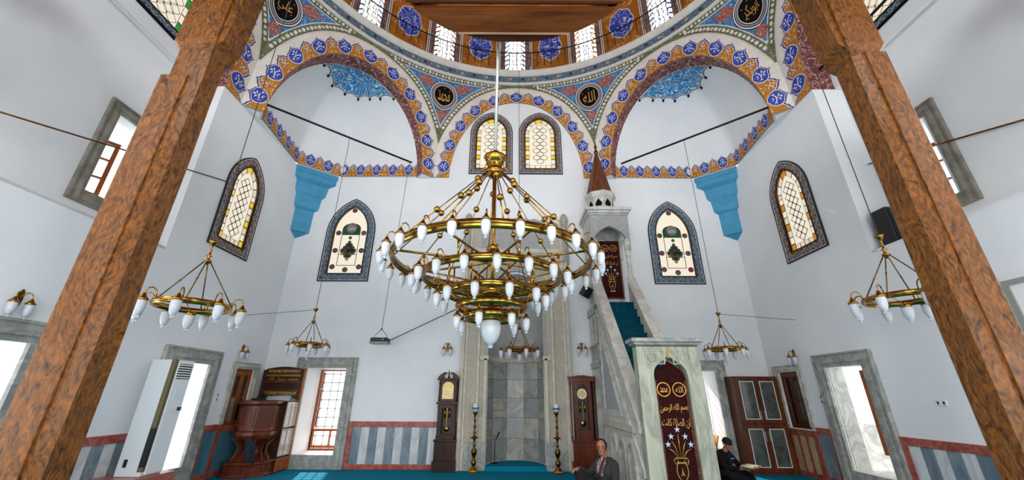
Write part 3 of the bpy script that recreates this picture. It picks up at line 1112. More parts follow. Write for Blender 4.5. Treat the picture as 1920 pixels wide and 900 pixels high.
def vine(root, spec, mat, y=-.027):
    """carved scroll running round the frame: a waving stem with curled tendrils"""
    w, h, sp, ins = spec
    C = parch(w, h, sp, 14, 0, ins * .5)
    C = C[1:] + C[:1]                       # start bottom right, run up and round to bottom left
    C = C + [C[0]]
    L = [0.0]
    for i in range(len(C) - 1):
        L.append(L[-1] + sqrt((C[i + 1][0] - C[i][0]) ** 2 + (C[i + 1][1] - C[i][1]) ** 2))
    def at(t):
        for i in range(len(L) - 1):
            if t <= L[i + 1] + 1e-9:
                f = (t - L[i]) / max(1e-9, L[i + 1] - L[i])
                a, b = C[i], C[i + 1]
                l = max(1e-9, L[i + 1] - L[i])
                return (a[0] + (b[0] - a[0]) * f, a[1] + (b[1] - a[1]) * f), ((b[0] - a[0]) / l, (b[1] - a[1]) / l)
        return C[-1], (1, 0)
    nw = round(L[-1] / .27)
    A = ins * .24
    m = MB()
    pts = []
    for i in range(nw * 12 + 1):
        t = L[-1] * i / (nw * 12)
        p, d = at(t)
        o = A * sin(2 * pi * i / 12)
        pts.append((p[0] - d[1] * o, y, p[1] + d[0] * o))
    m.tube(pts, .011, 5)
    for i in range(nw * 2):
        t = L[-1] * (i + .5) / (nw * 2)
        p, d = at(t)
        sg = -1 if i % 2 == 0 else 1
        sp_ = []
        for q in range(11):
            r = A * (1.0 - q / 13)
            a_ = q * .62
            u_, v_ = r * cos(a_) * .8, sg * (r * sin(a_) * .9 + A * .15)
            sp_.append((p[0] + d[0] * u_ - d[1] * v_, y - .002, p[1] + d[1] * u_ + d[0] * v_))
        m.tube(sp_, [.010 - .0004 * q for q in range(11)], 5)
    m.build('carved_vine', mat, root)


def stained(loc, rz, spec, style, label):
    w, h, sp, ins = spec
    WN[0] += 1
    root = thing('window_%d' % WN[0], label, 'window', loc, rz, kind='structure')
    fm = FRAMEBL if style == 'A' else FRAMEBR
    o_, i_ = parch(w, h, sp), parch(w, h, sp, inset=ins)
    m = MB()
    m.ring(o_, i_, -0.025, 0.0, 0)
    m.ring(parch(w, h, sp, inset=-0.006), parch(w, h, sp, inset=0.022), -0.034, 0, 1)
    m.ring(parch(w, h, sp, inset=0.022), parch(w, h, sp, inset=0.036), -0.03, 0, 2)
    m.ring(parch(w, h, sp, inset=ins - 0.022), parch(w, h, sp, inset=ins), -0.032, 0.0, 1)
    m.build('carved_frame', [fm, pm('dark_outline', (26, 26, 28), .6), MOTIF], root)
    vine(root, spec, VINEBL if style == 'A' else VINEBR)
    G = parch(w, h, sp, inset=ins)
    m = MB()
    m.flat(G, 0.022, 0)
    m.build('glass_sheet', [GCREAM], root)
    y = 0.018
    hw = w / 2 - ins
    zb, zt = ins, h - ins * 1.15
    if style == 'A':
        # inner rectangle lines
        m = MB()
        for x in (-hw * 0.55, hw * 0.55):
            m.box(x - .007, x + .007, y - .008, y, zb + 0.22, sp + 0.12)
        for z in (zb + 0.22, zb + 0.52):
            m.box(-hw * 0.55, hw * 0.55, y - .008, y, z - .007, z + .007)
        m.box(-hw, hw, y - .006, y, zb, zb + .014)
        m.build('lead_lines', LEAD, root)
        P = [(-hw * .55, sp - .08), (hw * .55, sp - .08), (hw * .55, sp + .12)] + [(hw * .55 * cos(pi * i / 10), sp + .12 + .14 * sin(pi * i / 10)) for i in range(1, 10)] + [(-hw * .55, sp + .12)]
        pane(root, P, y, glow('deep_green_glass', (12, 90, 50), 0.35))
        rd = pane(root, poly_ring(0, sp + .12, .15, 20), y - .006, pm('grey_inscription_glass', (120, 112, 104), .4))
        text_mesh('محمد', lambda a, b: (a, y - .016, sp + .12 + b), 'lettering', MOTIF, .12, root, width=.18)
        JEW = [arab('plum_roundel_glass', (70, 26, 44), (150, 110, 130), 30, 5, .2), arab('ruby_roundel_glass', (150, 20, 40), (90, 70, 160), 30, 5, .2), arab('umber_roundel_glass', (84, 40, 40), (160, 120, 110), 30, 5, .2)]
        for i, (x, z) in enumerate(((-hw * .78, sp - .02), (hw * .78, sp - .02), (-hw * .8, sp - .52), (hw * .8, sp - .52), (-hw * .8, sp - 1.0 + .03), (hw * .8, sp - .97), (0, zt - .09), (0, zb + .1))):
            pane(root, poly_ring(x, z, .07, 14), y, JEW[(i * 2) % 3], LEADD, .014)
        # central jewelled lozenge and the small pyramid below it
        gems = [glow('teal_gem', (30, 110, 110), .3), glow('amber_gem', (210, 150, 40), .45), glow('navy_gem', (30, 50, 100), .3), glow('moss_gem', (70, 100, 50), .3)]
        zc = sp - .52
        q = 0
        for i in range(-3, 4):
            for j in range(-3, 4):
                if abs(i) + abs(j) <= 3 and (i + j) % 2 == 1 or (abs(i) + abs(j) in (0, 2)):
                    pane(root, poly_ring(i * .056, zc + j * .075, .046, 8, 1.25), y, gems[q % 4], LEADD, .008)
                    q += 1
        pane(root, poly_ring(0, zc + .36, .055, 4), y, gems[3], LEADD, .01)
        for i, (x, z) in enumerate(((-.14, 0), (-.05, 0), (.05, 0), (.14, 0), (-.09, .07), (0, .07), (.09, .07), (0, .15))):
            pane(root, poly_ring(x, zb + .57 + z, .05, 8), y, gems[(i + 1) % 4], LEADD, .008)
    else:
        # coloured border panes round the edge
        bw = 0.115
        acc = GAMB if (style == 'B' and loc[0] > 0) else GYEL
        zs_ = [zb, zb + bw * 1.1]
        k = 0
        nseg = 7
        H = (sp - zb - bw) / nseg
        for sg in (-1, 1):
            for i in range(nseg + 1):
                z0 = zb + H * i if i else zb
                col = acc if i in ((0, 3, 6) if style == 'B' else (2, 4, 6)) else (GCREAM if i % 2 else GCREAM2)
                hh = bw * 1.1 if col is acc else H
                x0, x1 = sg * hw, sg * (hw - bw)
                pane(root, rect(min(x0, x1), max(x0, x1), z0, z0 + H * .98), y, col if col is not acc else (GCREAM2), t=.01)
                if col is acc:
                    pane(root, rect(min(x0, x1), max(x0, x1), z0 + H * .1, z0 + H * .1 + bw * 1.15), y - .004, acc, t=.012)
        # arch of panes over the top
        ino = parch(w, h, sp, inset=ins + bw)
        outo = parch(w, h, sp, inset=ins)
        nn = len(outo)
        for i in range(2, nn - 1, 3):
            j = min(i + 3, nn)
            P = outo[i:j + 1] + ino[i:j + 1][::-1]
            if len(P) >= 4:
                mid = abs(i + 1.5 - (2 + (nn - 2) / 2)) < 2
                pane(root, P, y, acc if mid else (GCREAM if i % 2 else GCREAM2), t=.014)
        for i in range(4):
            x0 = -hw + bw + (2 * hw - 2 * bw) * i / 4
            pane(root, rect(x0, x0 + (2 * hw - 2 * bw) / 4, zb, zb + bw), y, GCREAM2 if style == 'B' else GCREAM, t=.01)
        # lattice of lobed panes
        sx_ = (2 * hw - 2 * bw) / (3.0 if style == 'B' else 3.0)
        sz_ = sx_ * (1.0 if style == 'B' else 1.15)
        ing = parch(w, h, sp, inset=ins + bw * 1.05)
        row = 0
        z = zb + bw + sz_ * .6
        while z < zt:
            cols = [-1, 0, 1] if row % 2 == 0 else [-.5, .5]
            for c in cols:
                P = poly_ring(c * sx_, z, sx_ * .46, 24, 1.0, 0, .17, 4) if style == 'B' else poly_ring(c * sx_, z, sx_ * .56, 6, .78)
                if all(inside(ing, a, b) for a, b in P):
                    pane(root, P, y, [GCREAM, GCREAM2][(row + int(c * 2)) % 2] if style == 'B' else GCREAM, t=.016)
            row += 1
            z += sz_ * (.52 if style == 'B' else .50)
    return root


stained((-4.42, D, 4.15), 0, SQ, 'A', 'arched stained glass window in a slate blue frame, left of the chandelier')
stained((4.17, D, 4.12), 0, SQ, 'A', 'arched stained glass window in a slate blue frame, right of the minbar tower')
stained((-0.735, D, 7.33), 0, SL_, 'C', 'left of the two yellow edged arched windows high above the niche')
stained((0.70, D, 7.33), 0, SL_, 'C', 'right of the two yellow edged arched windows high above the niche')
stained((-W, 7.295, 4.15), pi / 2, SS, 'B', 'tall brown framed lattice window with yellow panes on the left wall')
stained((W, 7.295, 4.15), -pi / 2, SS, 'B', 'tall brown framed lattice window with amber panes on the right wall')
for s in (-1, 1):
    WN[0] += 1
    rz = pi / 2 if s < 0 else -pi / 2
    root = thing('window_%d' % WN[0], 'high arched lattice window with green panes in the %s lunette' % ('left' if s < 0 else 'right'), 'window', (s * (W + SB - .07), YC + 1.24, 7.53), rz, kind='structure')
    w, h, sp, ins = SL_
    m = MB()
    m.ring(parch(w, h, sp), parch(w, h, sp, inset=ins), -0.025, 0, 0)
    m.ring(parch(w, h, sp, inset=-0.006), parch(w, h, sp, inset=0.03), -0.034, 0, 1)
    m.ring(parch(w, h, sp, inset=ins - 0.022), parch(w, h, sp, inset=ins), -0.032, 0, 1)
    m.build('carved_frame', [FRAMEBL, BLACK], root)
    vine(root, SL_, VINEBL)
    m = MB()
    m.flat(parch(w, h, sp, inset=ins), 0.022)
    m.build('glass_sheet', GCREAM, root)
    hw = w / 2 - ins
    for i in range(6):
        for sg in (-1, 1):
            pane(root, rect(*sorted((sg * hw, sg * (hw - .1))), ins + .21 * i, ins + .21 * (i + 1)), .018, GGRN if i % 3 == 0 else GCREAM, t=.012)
    for r in range(8):
        for c in ((-1, 0, 1) if r % 2 == 0 else (-.5, .5)):
            pane(root, poly_ring(c * .2, ins + .16 + r * .11, .1, 24, 1, 0, .1, 4), .018, GCREAM, t=.01)

# ------------------------------------------------------------------ marble framed windows low in the walls
def stone_frame(root, x0, x1, z0, z1, bw, sill=None, mat=STONE, dep=0.05):
    """moulded frame round an opening, each stone its own piece; frame grows outwards by bw"""
    zb = sill if sill is not None else z0
    m = MB()
    for (a, b, c, e) in ((x0 - bw, x0, zb, z1), (x1, x1 + bw, zb, z1)):
        mm = MB()
        mm.box(a, b, -dep, -.001, c, e)
        inner = b if a < x0 - bw / 2 else a
        sg = -1 if inner == b else 1
        mm.box(*sorted((inner + sg * bw * .30, inner + sg * bw * .62)), -dep - .025, -dep, c, e + bw * .3)
        mm.box(*sorted((inner + sg * bw * .86, inner + sg * bw)), -dep - .02, -dep, c, e + bw * .86)
        mm.build('jamb', mat, root)
    mm = MB()
    mm.box(x0 - bw, x1 + bw, -dep, -.001, z1, z1 + bw)
    mm.box(x0 - bw * .62, x1 + bw * .62, -dep - .025, -dep, z1 + bw * .30, z1 + bw * .62)
    mm.box(x0 - bw, x1 + bw, -dep - .02, -dep, z1 + bw * .86, z1 + bw)
    mm.build('lintel', mat, root)
    if sill is not None and sill < z0 - .01:
        mm = MB()
        mm.box(x0, x1, -dep, -.001, sill, z0)
        mm.box(x0, x1, -dep - .012, -dep, sill + .05, z0 - .05)
        mm.build('sill_block', mat, root)


def casement(root, x0, x1, z0, z1, y, nx=1, nz=3, fw=0.05, glass=None, mat=WINW, name='casement'):
    m = MB()
    m.ring(rect(x0, x1, z0, z1), rect(x0 + fw, x1 - fw, z0 + fw, z1 - fw), y - .03, y + .03, 0)
    for i in range(1, nx):
        x = x0 + (x1 - x0) * i / nx
        m.box(x - .014, x + .014, y - .02, y + .02, z0 + fw, z1 - fw)
    for i in range(1, nz):
        z = z0 + (z1 - z0) * i / nz
        m.box(x0 + fw, x1 - fw, y - .02, y + .02, z - .014, z + .014)
    c = m.build(name, mat, root)
    if glass:
        for i in range(nx):
            for j in range(nz):
                g = MB()
                xa, xb = x0 + fw + (x1 - x0 - 2 * fw) * i / nx, x0 + fw + (x1 - x0 - 2 * fw) * (i + 1) / nx
                za, zb = z0 + fw + (z1 - z0 - 2 * fw) * j / nz, z0 + fw + (z1 - z0 - 2 * fw) * (j + 1) / nz
                g.box(xa, xb, y + .004, y + .008, za, zb)
                g.build('pane', glass, c)
    return c


SKYG = glow('hazy_daylight_glass', (250, 252, 255), 1.15)


def deep_window(loc, rz, x0, x1, z0, z1, bw, sill, label, flip=1, style='grille'):
    WN[0] += 1
    root = thing('window_%d' % WN[0], label, 'window', loc, rz, kind='structure')
    stone_frame(root, x0, x1, z0, z1, bw, sill)
    # outer wooden window at the far end of the reveal
    if style == 'grille':
        m = MB()
        for i in range(5):
            x = x0 + (x1 - x0) * (i + .5) / 5
            m.tube([(x, .78, z0), (x, .78, z1)], .009, 5)
        for i in range(9):
            z = z0 + (z1 - z0) * (i + .5) / 9
            m.tube([(x0, .78, z), (x1, .78, z)], .009, 5)
            for k in range(5):
                m.sphere((x0 + (x1 - x0) * (k + .5) / 5, .78, z), .022, 6, 4)
        m.build('iron_grille', pm('pale_iron', (150, 150, 150), .6), root)
        zt = z0 + .45
        casement(root, x0 + .02, x1 - .02, z0 + .05, zt, .72, 2, 1, .05)
        m = MB()
        m.ring(rect(x0, x1, z0, z1), rect(x0 + .04, x1 - .04, z0 + .04, z1 - .03), .69, .75)
        m.build('wooden_frame', WINW, root)
        # one leaf swung into the reveal
        leaf = thing('leaf', None, None)
        leaf.parent = root
        c = casement(root, 0, .42, zt + .03, z1 - .03, 0, 1, 3, .05, None, WINW, 'open_leaf')
        c.location = ((x0 + .10), .66, 0)
        c.rotation_euler = (0, 0, radians(-72))
        bpy.data.objects.remove(leaf)
    return root


deep_window((0, D, 0), 0, *WQL, .24, 0.0, 'marble framed window with iron grille beside the carved wooden preaching chair')
deep_window((0, D, 0), 0, *WQR, .24, 0.0, 'marble framed window behind the minbar and the reading man')
w_ = deep_window((-W, 0, 0), pi / 2, 6.83, 7.66, .3, 2.0, .25, 0.0, 'tall marble framed window behind the air conditioner', style='open')
w_ = deep_window((W, 0, 0), -pi / 2, -7.66, -6.83, .3, 2.0, .24, 0.0, 'tall marble framed window with an open wooden leaf on the right wall', style='open')
m = MB()
m.ring(rect(0, .36, .62, 1.92), rect(.05, .31, .67, 1.87), -.032, .032)
o = m.build('open_leaf', WINW, w_, (-6.985, .06, 0), radians(124))
m = MB()
m.box(.045, .075, -.06, -.03, 1.22, 1.26)
m.build('handle', IRON, o)
w_ = deep_window((-W, 0, 0), pi / 2, 3.55, 4.70, .3, 2.04, .25, 0.0, 'bright marble framed window at the left edge behind the pillar', style='open')
# stone surround inside the right window: pale marble lining
for s, (a, b) in ((1, (-7.66, -6.83)),):
    m = MB()
    m.box(a, b, 0.02, .74, .27, .302)
    m.box(*((a, a + .02) if s > 0 else (b - .02, b)), .02, .28, .3, 2.0)
    o = m.build('marble_lining', STONEL, None, (s * W, 0, 0), -s * pi / 2)
    struct(o, 'pale marble lining inside the %s wall window' % ('right' if s > 0 else 'left'), 'lining')
    m = MB()
    m.box(a - 1.4, b + 1.4, 1.0, 1.08, -.1, 1.0)
    o = m.build('wall_outside_' + ('right' if s > 0 else 'left'), STONEL, None, (s * W, 0, 0), -s * pi / 2)
    struct(o, 'low pale marble parapet outside the %s window' % ('right' if s > 0 else 'left'), 'wall')

# shuttered cupboard windows near the far corners
for s in (-1, 1):
    WN[0] += 1
    rz = pi / 2 if s < 0 else -pi / 2
    xa, xb = (8.46, 9.08) if s < 0 else (-9.08, -8.46)
    root = thing('window_%d' % WN[0], 'small wooden shuttered window in a marble surround near the %s far corner' % ('left' if s < 0 else 'right'), 'window', (s * W, 0, 0), rz, kind='structure')
    stone_frame(root, xa, xb, .92, 1.98, .14, None, STONEL, .03)
    c = casement(root, xa, xb, .86, 1.98, .06, 1, 1, .06, None, MAHOG if s > 0 else WINW, 'shutter_frame')
    mid = (xa + xb) / 2
    for (a, b) in ((xa + .06, mid), (mid, xb - .06)):
        lf = casement(root, a, b, .92, 1.92, .04, 1, 2, .05, None, MAHOG if s > 0 else WINW, 'shutter_leaf')
        for (z0, z1) in ((.97, 1.40), (1.44, 1.87)):
            g = MB()
            g.box(a + .05, b - .05, .035, .045, z0, z1)
            g.build('pane', DGLASS if not (s < 0 and z0 < 1.2 and a < mid - .1) else pm('pale_green_glass', (120, 150, 148), .2), lf)
    bb_ = MB()
    bb_.box(xa - .02, xb + .02, .10, .14, .84, 2.0)
    bb_.build('back_board', DARKW, root)
    h_ = MB()
    h_.sphere((mid + .02, -.0, 1.38), .016, 8, 6)
    h_.build('knob', BRASS, root)

# square stone windows in the upper side bays
for s in (-1, 1):
    WN[0] += 1
    rz = pi / 2 if s < 0 else -pi / 2
    xa, xb = (4.96, 5.62) if s < 0 else (-5.60, -4.88)
    root = thing('window_%d' % WN[0], 'square stone framed window with open wooden leaf, high %s beyond the pillar' % ('left' if s < 0 else 'right'), 'window', (s * (W + SB), 0, 0), rz, kind='structure')
    stone_frame(root, xa, xb, 4.27, 5.64, .19, 4.06, pm('grey_brown_stone', (150, 146, 134), .7, c2=(118, 114, 104), scale=6, bump=.3), .03)
    c = casement(root, 0, .42, 4.32, 5.30, 0, 1, 3, .055, None, WINW, 'open_leaf')
    c.location = (xa + .02, .42, 0) if s < 0 else (xb - .02, .42, 0)
    c.rotation_euler = (0, 0, radians(-35 if s < 0 else 215))

# ------------------------------------------------------------------ marble wainscot
TN = [0]


def wainscot(loc, rz, x0, x1, slabs, label, z1=.93, dep=.02, bars=(1, 1, 1, 1), sw=.18, bb=.10, div=0.0):
    """red border bars and upright slabs; bars: left right top bottom"""
    TN[0] += 1
    root = thing('trim_%d' % TN[0], label, 'wainscot', loc, rz, kind='structure')
    bt = .115
    for on, (a, b, c, e) in zip(bars, ((x0, x0 + .10, bb, z1 - bt), (x1 - .10, x1, bb, z1 - bt), (x0, x1, z1 - bt, z1), (x0, x1, 0, bb))):
        if on:
            m = MB()
            m.box(a, b, -dep - .012, 0.01, c, e)
            m.build('border_slab', REDM, root, bevel=.004)
    a, b = x0 + (.10 if bars[0] else 0), x1 - (.10 if bars[1] else 0)
    n = max(1, round((b - a) / sw))
    for i in range(n):
        m = MB()
        xa, xb = a + (b - a) * i / n, a + (b - a) * (i + 1) / n
        m.box(xa + .003 + div / 2, xb - .003 - div / 2, -dep, 0.01, bb, z1 - bt)
        m.build('marble_slab', slabs[i % len(slabs)], root)
        if div:
            m = MB()
            m.box(xb - div / 2, xb + div / 2, -dep - .008, 0.01, bb, z1 - bt)
            m.build('border_slab', REDM, root)
    return root


wainscot((0, D, 0), 0, -3.71, -1.28, [SLABG, SLABW], 'striped grey and white marble wainscot left of the tall clock')
wainscot((0, D, 0), 0, 4.87, W, [SLABG, SLABW], 'red marble bordered wainscot behind the glazed cabinet')
wainscot((-W, 0, 0), pi / 2, 7.91, 8.42, [SLABT], 'teal marble wainscot between the left window and the preaching chair', sw=.15)
wainscot((-W, 0, 0), pi / 2, 8.42, D, [SLABT], 'teal marble wainscot under the left shuttered window', z1=.88, bars=(0, 1, 1, 1), sw=.15)
wainscot((-W, 0, 0), pi / 2, 4.95, 6.58, [SLABW, SLABG], 'striped marble wainscot between the left pillar and the air conditioner')
wainscot((W, 0, 0), -pi / 2, -9.43, -8.32, [SLABB], 'red and beige panelled wainscot under the right shuttered window', z1=.86, sw=.22, div=.07)
wainscot((W, 0, 0), -pi / 2, -8.32, -7.90, [SLABG], 'narrow grey marble wainscot left of the right wall window', bars=(0, 1, 1, 1), sw=.3)
wainscot((W, 0, 0), -pi / 2, -6.59, -4.95, [SLABW, SLABG], 'striped grey and white marble wainscot beside the right pillar')

# ------------------------------------------------------------------ mihrab
mih = thing('mihrab', 'tall carved stone prayer niche lined with grey marble tiles', 'prayer niche', (0, D, 0), 0, kind='structure')
for s in (-1, 1):
    m = MB()
    m.box(*sorted((s * 1.28, s * 1.20)), -.17, 0, 0, 5.6)
    m.box(*sorted((s * 1.20, s * 1.13)), -.13, 0, 0, 5.6)
    m.build('outer_moulding', TRAV, mih, (-.01, 0, 0), bevel=.008)
    m = MB()
    m.box(*sorted((s * 1.13, s * .90)), -.115, 0, .55, 5.6)
    m.build('carved_jamb', CARVE, mih, (-.01, 0, 0))
    m = MB()
    m.box(*sorted((s * 1.14, s * .66)), -.125, 0, 0, .55)
    m.build('plinth_block', STONE, mih, (-.01, 0, 0))
    m = MB()
    m.box(*sorted((s * .90, s * .84)), -.15, 0, .55, 4.9)
    m.box(*sorted((s * .74, s * .66)), -.15, 0, .55, 2.28)
    m.build('inner_moulding', TRAV, mih, (-.01, 0, 0), bevel=.008)
    m = MB()
    m.box(*sorted((s * .84, s * .74)), -.11, 0, .55, 4.9)
    m.build('carved_strip', CARVE, mih, (-.01, 0, 0))
    # little round corner turrets at the top
    m = MB()
    m.lathe([(.09, 4.6), (.09, 5.75), (.11, 5.8), (.10, 5.9), (.06, 6.0), (.02, 6.03)], 14, 0, (s * 1.27, -.1, 0))
    m.build('corner_turret', CARVEG, mih)
# niche: five faceted sides, tiles one by one
R_ = 0.66
ang = [pi - pi * i / 5 for i in range(6)]
NP = [(R_ * cos(a) - .01, R_ * .95 * sin(a)) for a in ang]
rows = [.10, .55, .99, 1.42, 1.84, 2.22]
for i in range(5):
    p, q = Vector((*NP[i], 0)), Vector((*NP[i + 1], 0))
    e = (q - p)
    nrm = Vector((e.y, -e.x, 0)).normalized()
    for j in range(len(rows) - 1):
        m = MB()
        a = p + e.normalized() * .004
        b = q - e.normalized() * .004
        z0, z1 = rows[j] + .003, rows[j + 1] - .003
        vs = []
        for dd in (0.0, 0.03):
            off = nrm * (.012 * ((i * 3 + j * 5) % 3) / 3 - dd)
            vs += [a + off + Vector((0, 0, z0)), b + off + Vector((0, 0, z0)), b + off + Vector((0, 0, z1)), a + off + Vector((0, 0, z1))]
        m.add(vs, [(0, 1, 2, 3), (4, 5, 6, 7), (0, 1, 5, 4), (1, 2, 6, 5), (2, 3, 7, 6), (3, 0, 4, 7)])
        c = (a + b) / 2 + Vector((0, 0, (z0 + z1) / 2))
        for v in range(len(m.v)):
            m.v[v] = m.v[v] - c
        m.build('marble_tile', [marble('niche_tile_a', (132, 134, 130), (90, 94, 96), 1.6, 2.2, .6, .35, (160, 160, 154)), marble('niche_tile_b', (150, 148, 138), (110, 110, 104), 1.6, 2.2, .6, .35, (172, 168, 156)),
                                marble('niche_tile_c', (112, 116, 118), (150, 152, 150), 1.6, 2.2, .5, .35, (134, 138, 138))][(i * 2 + j) % 3], mih, c)
m = MB()
prof = [(.67, 2.22), (.62, 2.26), (.64, 2.32), (.67, 2.36)]
m.lathe([(r, z) for r, z in prof], 20, 0, (-.01, 0, 0), a0=0, a1=pi, closed=False)
m.box(-.84, -.64, -.15, .02, 2.24, 2.34)
m.box(.62, .82, -.15, .02, 2.24, 2.34)
m.build('niche_cornice', TRAV, mih)
m = MB()
m.lathe([(.665, 2.34), (.66, 3.2), (.63, 3.6), (.52, 4.0), (.33, 4.28), (.1, 4.42), (.0, 4.44)], 20, 0, (-.01, 0, 0), a0=0, a1=pi, closed=False)
m.build('niche_hood', CARVEG, mih)
m = MB()
ov = [(-.84, 2.34), (-.66, 2.34), (-.66, 3.4)] + [(-.66 + .64 * (1 - cos(pi / 2 * i / 8)) , 3.4 + 1.02 * sin(pi / 2 * i / 8)) for i in range(1, 9)] + \
     [(.64 - .64 * (1 - cos(pi / 2 * i / 8)), 3.4 + 1.02 * sin(pi / 2 * i / 8)) for i in range(7, -1, -1)] + [(.64, 2.34), (.82, 2.34), (.82, 4.9), (-.84, 4.9)]
m.prism(ov, -.10, 0, 0, 'y')
m.build('carved_spandrel', CARVEG, mih)
m = MB()
m.box(-1.14, 1.12, -.12, 0, 4.9, 5.02)
m.build('cornice', TRAV, mih, bevel=.01)
m = MB()
m.box(-1.14, 1.12, -.11, 0, 5.02, 5.62)
m.build('carved_panel', CARVEG, mih)
m = MB()
cr = [(-1.14, 5.62)]
for i in range(60):
    x = -1.14 + 2.26 * i / 59
    e = abs(x + .01) / 1.13
    cr.append((x, 5.72 + .14 * (1 - e * e) + .05 * abs(sin(i / 59 * pi * 9))))
cr.append((1.12, 5.62))
m.prism(cr, -.10, -.02, 0, 'y')
m.build('scalloped_crest', CARVEG, mih)
m = MB()
m.lathe([(.64, 0), (.64, .09), (.60, .10), (.0, .10)], 24, 0, (-.01, 0, 0), a0=-.0, a1=pi, closed=False)
m.add([(-.66, -.16, 0), (.64, -.16, 0), (.64, -.16, .09), (-.66, -.16, .09), (-.66, 0.01, .1), (.64, 0.01, .1)], [(0, 1, 2, 3), (3, 2, 5, 4)])
m.build('carpeted_step', CARPET, mih)
m = MB()
m.lathe([(.72, 0.0), (.72, 4.5), (.0, 4.6)], 24, 0, (-.01, 0.03, 0), a0=0, a1=pi, closed=False)
m.build('niche_backing', STONE, mih)

# ------------------------------------------------------------------ wooden pillars and the gallery bay
def chamfered(x0, x1, y0, y1, c):
    return [(x0 + c, y0), (x1 - c, y0), (x1, y0 + c), (x1, y1 - c), (x1 - c, y1), (x0 + c, y1), (x0, y1 - c), (x0, y0 + c)]


for s, (x0, x1, y0, y1), lab in ((-1, (-3.21, -2.905, 2.60, 2.875), 'left'), (1, (3.02, 3.285, 2.60, 2.885), 'right')):
    cx, cy = (x0 + x1) / 2, (y0 + y1) / 2
    root = thing('timber_pillar', 'massive chamfered brown timber pillar on the %s' % lab, 'pillar', (cx, cy, 0), 0, 'timber pillars of the gallery')
    a, b = (x1 - x0) / 2, (y1 - y0) / 2
    def poly(e, c):
        # front corner towards the hall keeps a broad chamfer and a shallow rebate in the front face
        P = chamfered(-a - e, a + e, -b - e, b + e, c)
        return P
    m = MB()
    # shaft in several slightly uneven lengths so that the edges wander like hewn timber
    zs_ = [0, .9, 1.8, 2.6, 3.3, 3.95, 4.42]
    ring_ = []
    rnd = random.Random(3 + s)
    for z in zs_:
        c = .052 + rnd.uniform(-.006, .006)
        e = rnd.uniform(-.004, .004)
        P = poly(e, c)
        ring_.append([(x, y, z) for x, y in P])
    n = len(ring_[0])
    m.add([p for r in ring_ for p in r], [(i * n + k, i * n + (k + 1) % n, (i + 1) * n + (k + 1) % n, (i + 1) * n + k) for i in range(len(zs_) - 1) for k in range(n)])
    # a raised cover board on the face towards the viewer
    m.build('shaft', PILLAR, root)
    m = MB()
    if s < 0:
        m.box(-a - .004, a * .52, -b - .018, -b + .01, 0, 4.1)
    else:
        m.box(-a * .42, a + .004, -b - .018, -b + .01, 0, 4.42)
    m.build('cover_board', PILLAR, root, bevel=.006)
    m = MB()
    P0, P1 = poly(.0, .05), poly(.035, .04)
    for (z0, z1, A_, B_) in ((4.42, 4.50, P0, P1), (4.50, 5.58, P1, P1)):
        m.add([(x, y, z0) for x, y in A_] + [(x, y, z1) for x, y in B_], [(k, (k + 1) % n, n + (k + 1) % n, n + k) for k in range(n)] + [tuple(range(n)), tuple(range(n, 2 * n))])
    m.build('head_block', PILLAR, root)
    m = MB()
    d = -1 if s > 0 else 1
    m.prism([(d * (a + .02), 4.5), (d * (a + .09), 4.56), (d * (a + .15), 5.58), (d * a * .5, 5.58), (d * a * .5, 4.5)], -b * .8, b * .8, 0, 'y')
    m.build('bracket', PILLAR, root)
    m = MB()
    m.box(-a - .06, a + .06, -b - .06, b + .06, 0, .22)
    m.build('foot_block', PILLAR, root, bevel=.01)
# beam carried by the pillars and the gallery floor behind it
gal = thing('gallery', 'wooden gallery above the viewer with a rounded bay of planks', 'gallery', (0, 0, 0))
m = MB()
m.box(-W + .02, W - .02, 2.58, 2.90, 5.58, 5.90)
m.build('main_beam', PILLAR, gal)
m = MB()
m.box(-W + .02, W - .02, 1.2, 2.60, 5.90, 5.98)
m.build('floor_boards', PLANKD, gal)
KB = 1.095
bc_, br_ = Vector((-0.10, 1.71 * KB)), 1.50 * KB


def strip(y0, y1, n=10):
    pts_r, pts_l = [], []
    for i in range(n + 1):
        y = y0 + (y1 - y0) * i / n
        h = sqrt(max(0, br_ ** 2 - (y - bc_.y) ** 2))
        pts_r.append((bc_.x + h, y))
        pts_l.append((bc_.x - h, y))
    return pts_l[::-1] + pts_r if False else [(x, y) for x, y in pts_r] + [(x, y) for x, y in pts_l[::-1]]


for y0, y1, z0, mt in ((3.065, 3.20, 5.225, PLANKD), (2.785, 3.06, 5.20, PLANK), (2.735, 2.78, 5.27, PLANKD), (2.70, 2.73, 5.22, PLANK), (2.44, 2.695, 5.20, PLANK), (2.16, 2.435, 5.205, PLANK), (1.88, 2.155, 5.2, PLANK)):
    m = MB()
    z0 = 1.5 + (z0 - 1.5) * KB
    m.prism(strip(y0 * KB, y1 * KB), z0, z0 + .06, 0, 'z')
    m.build('plank', mt, gal, bevel=.004)
m = MB()
hb = sqrt(br_ ** 2 - (3.07 * KB - bc_.y) ** 2) - .02
m.box(bc_.x - hb, bc_.x + hb, 3.055 * KB, 3.07 * KB, 5.535, 5.56)
m.build('pale_bead', wood('pale_bead_wood', (150, 110, 80), (190, 150, 120), 4, (.1, 1, 1)), gal)
m = MB()
fa = [(radians(-5 + 190 * i / 40)) for i in range(41)]
m.grid(lambda a, z: (bc_.x + (br_ + .01) * cos(a), bc_.y + (br_ + .01) * sin(a), z), fa, [5.62, 5.75, 6.6], 0)
m.grid(lambda a, z: (bc_.x + (br_ - .05) * cos(a), bc_.y + (br_ - .05) * sin(a), z), fa, [5.62, 6.6], 0)
m.build('curved_parapet', PLANK, gal)
for xa, xb in ((-W + .02, -1.72), (1.52, W - .02)):
    m = MB()
    m.box(xa, xb, 2.70, 2.78, 5.90, 6.8)
    m.build('parapet', PLANK, gal)

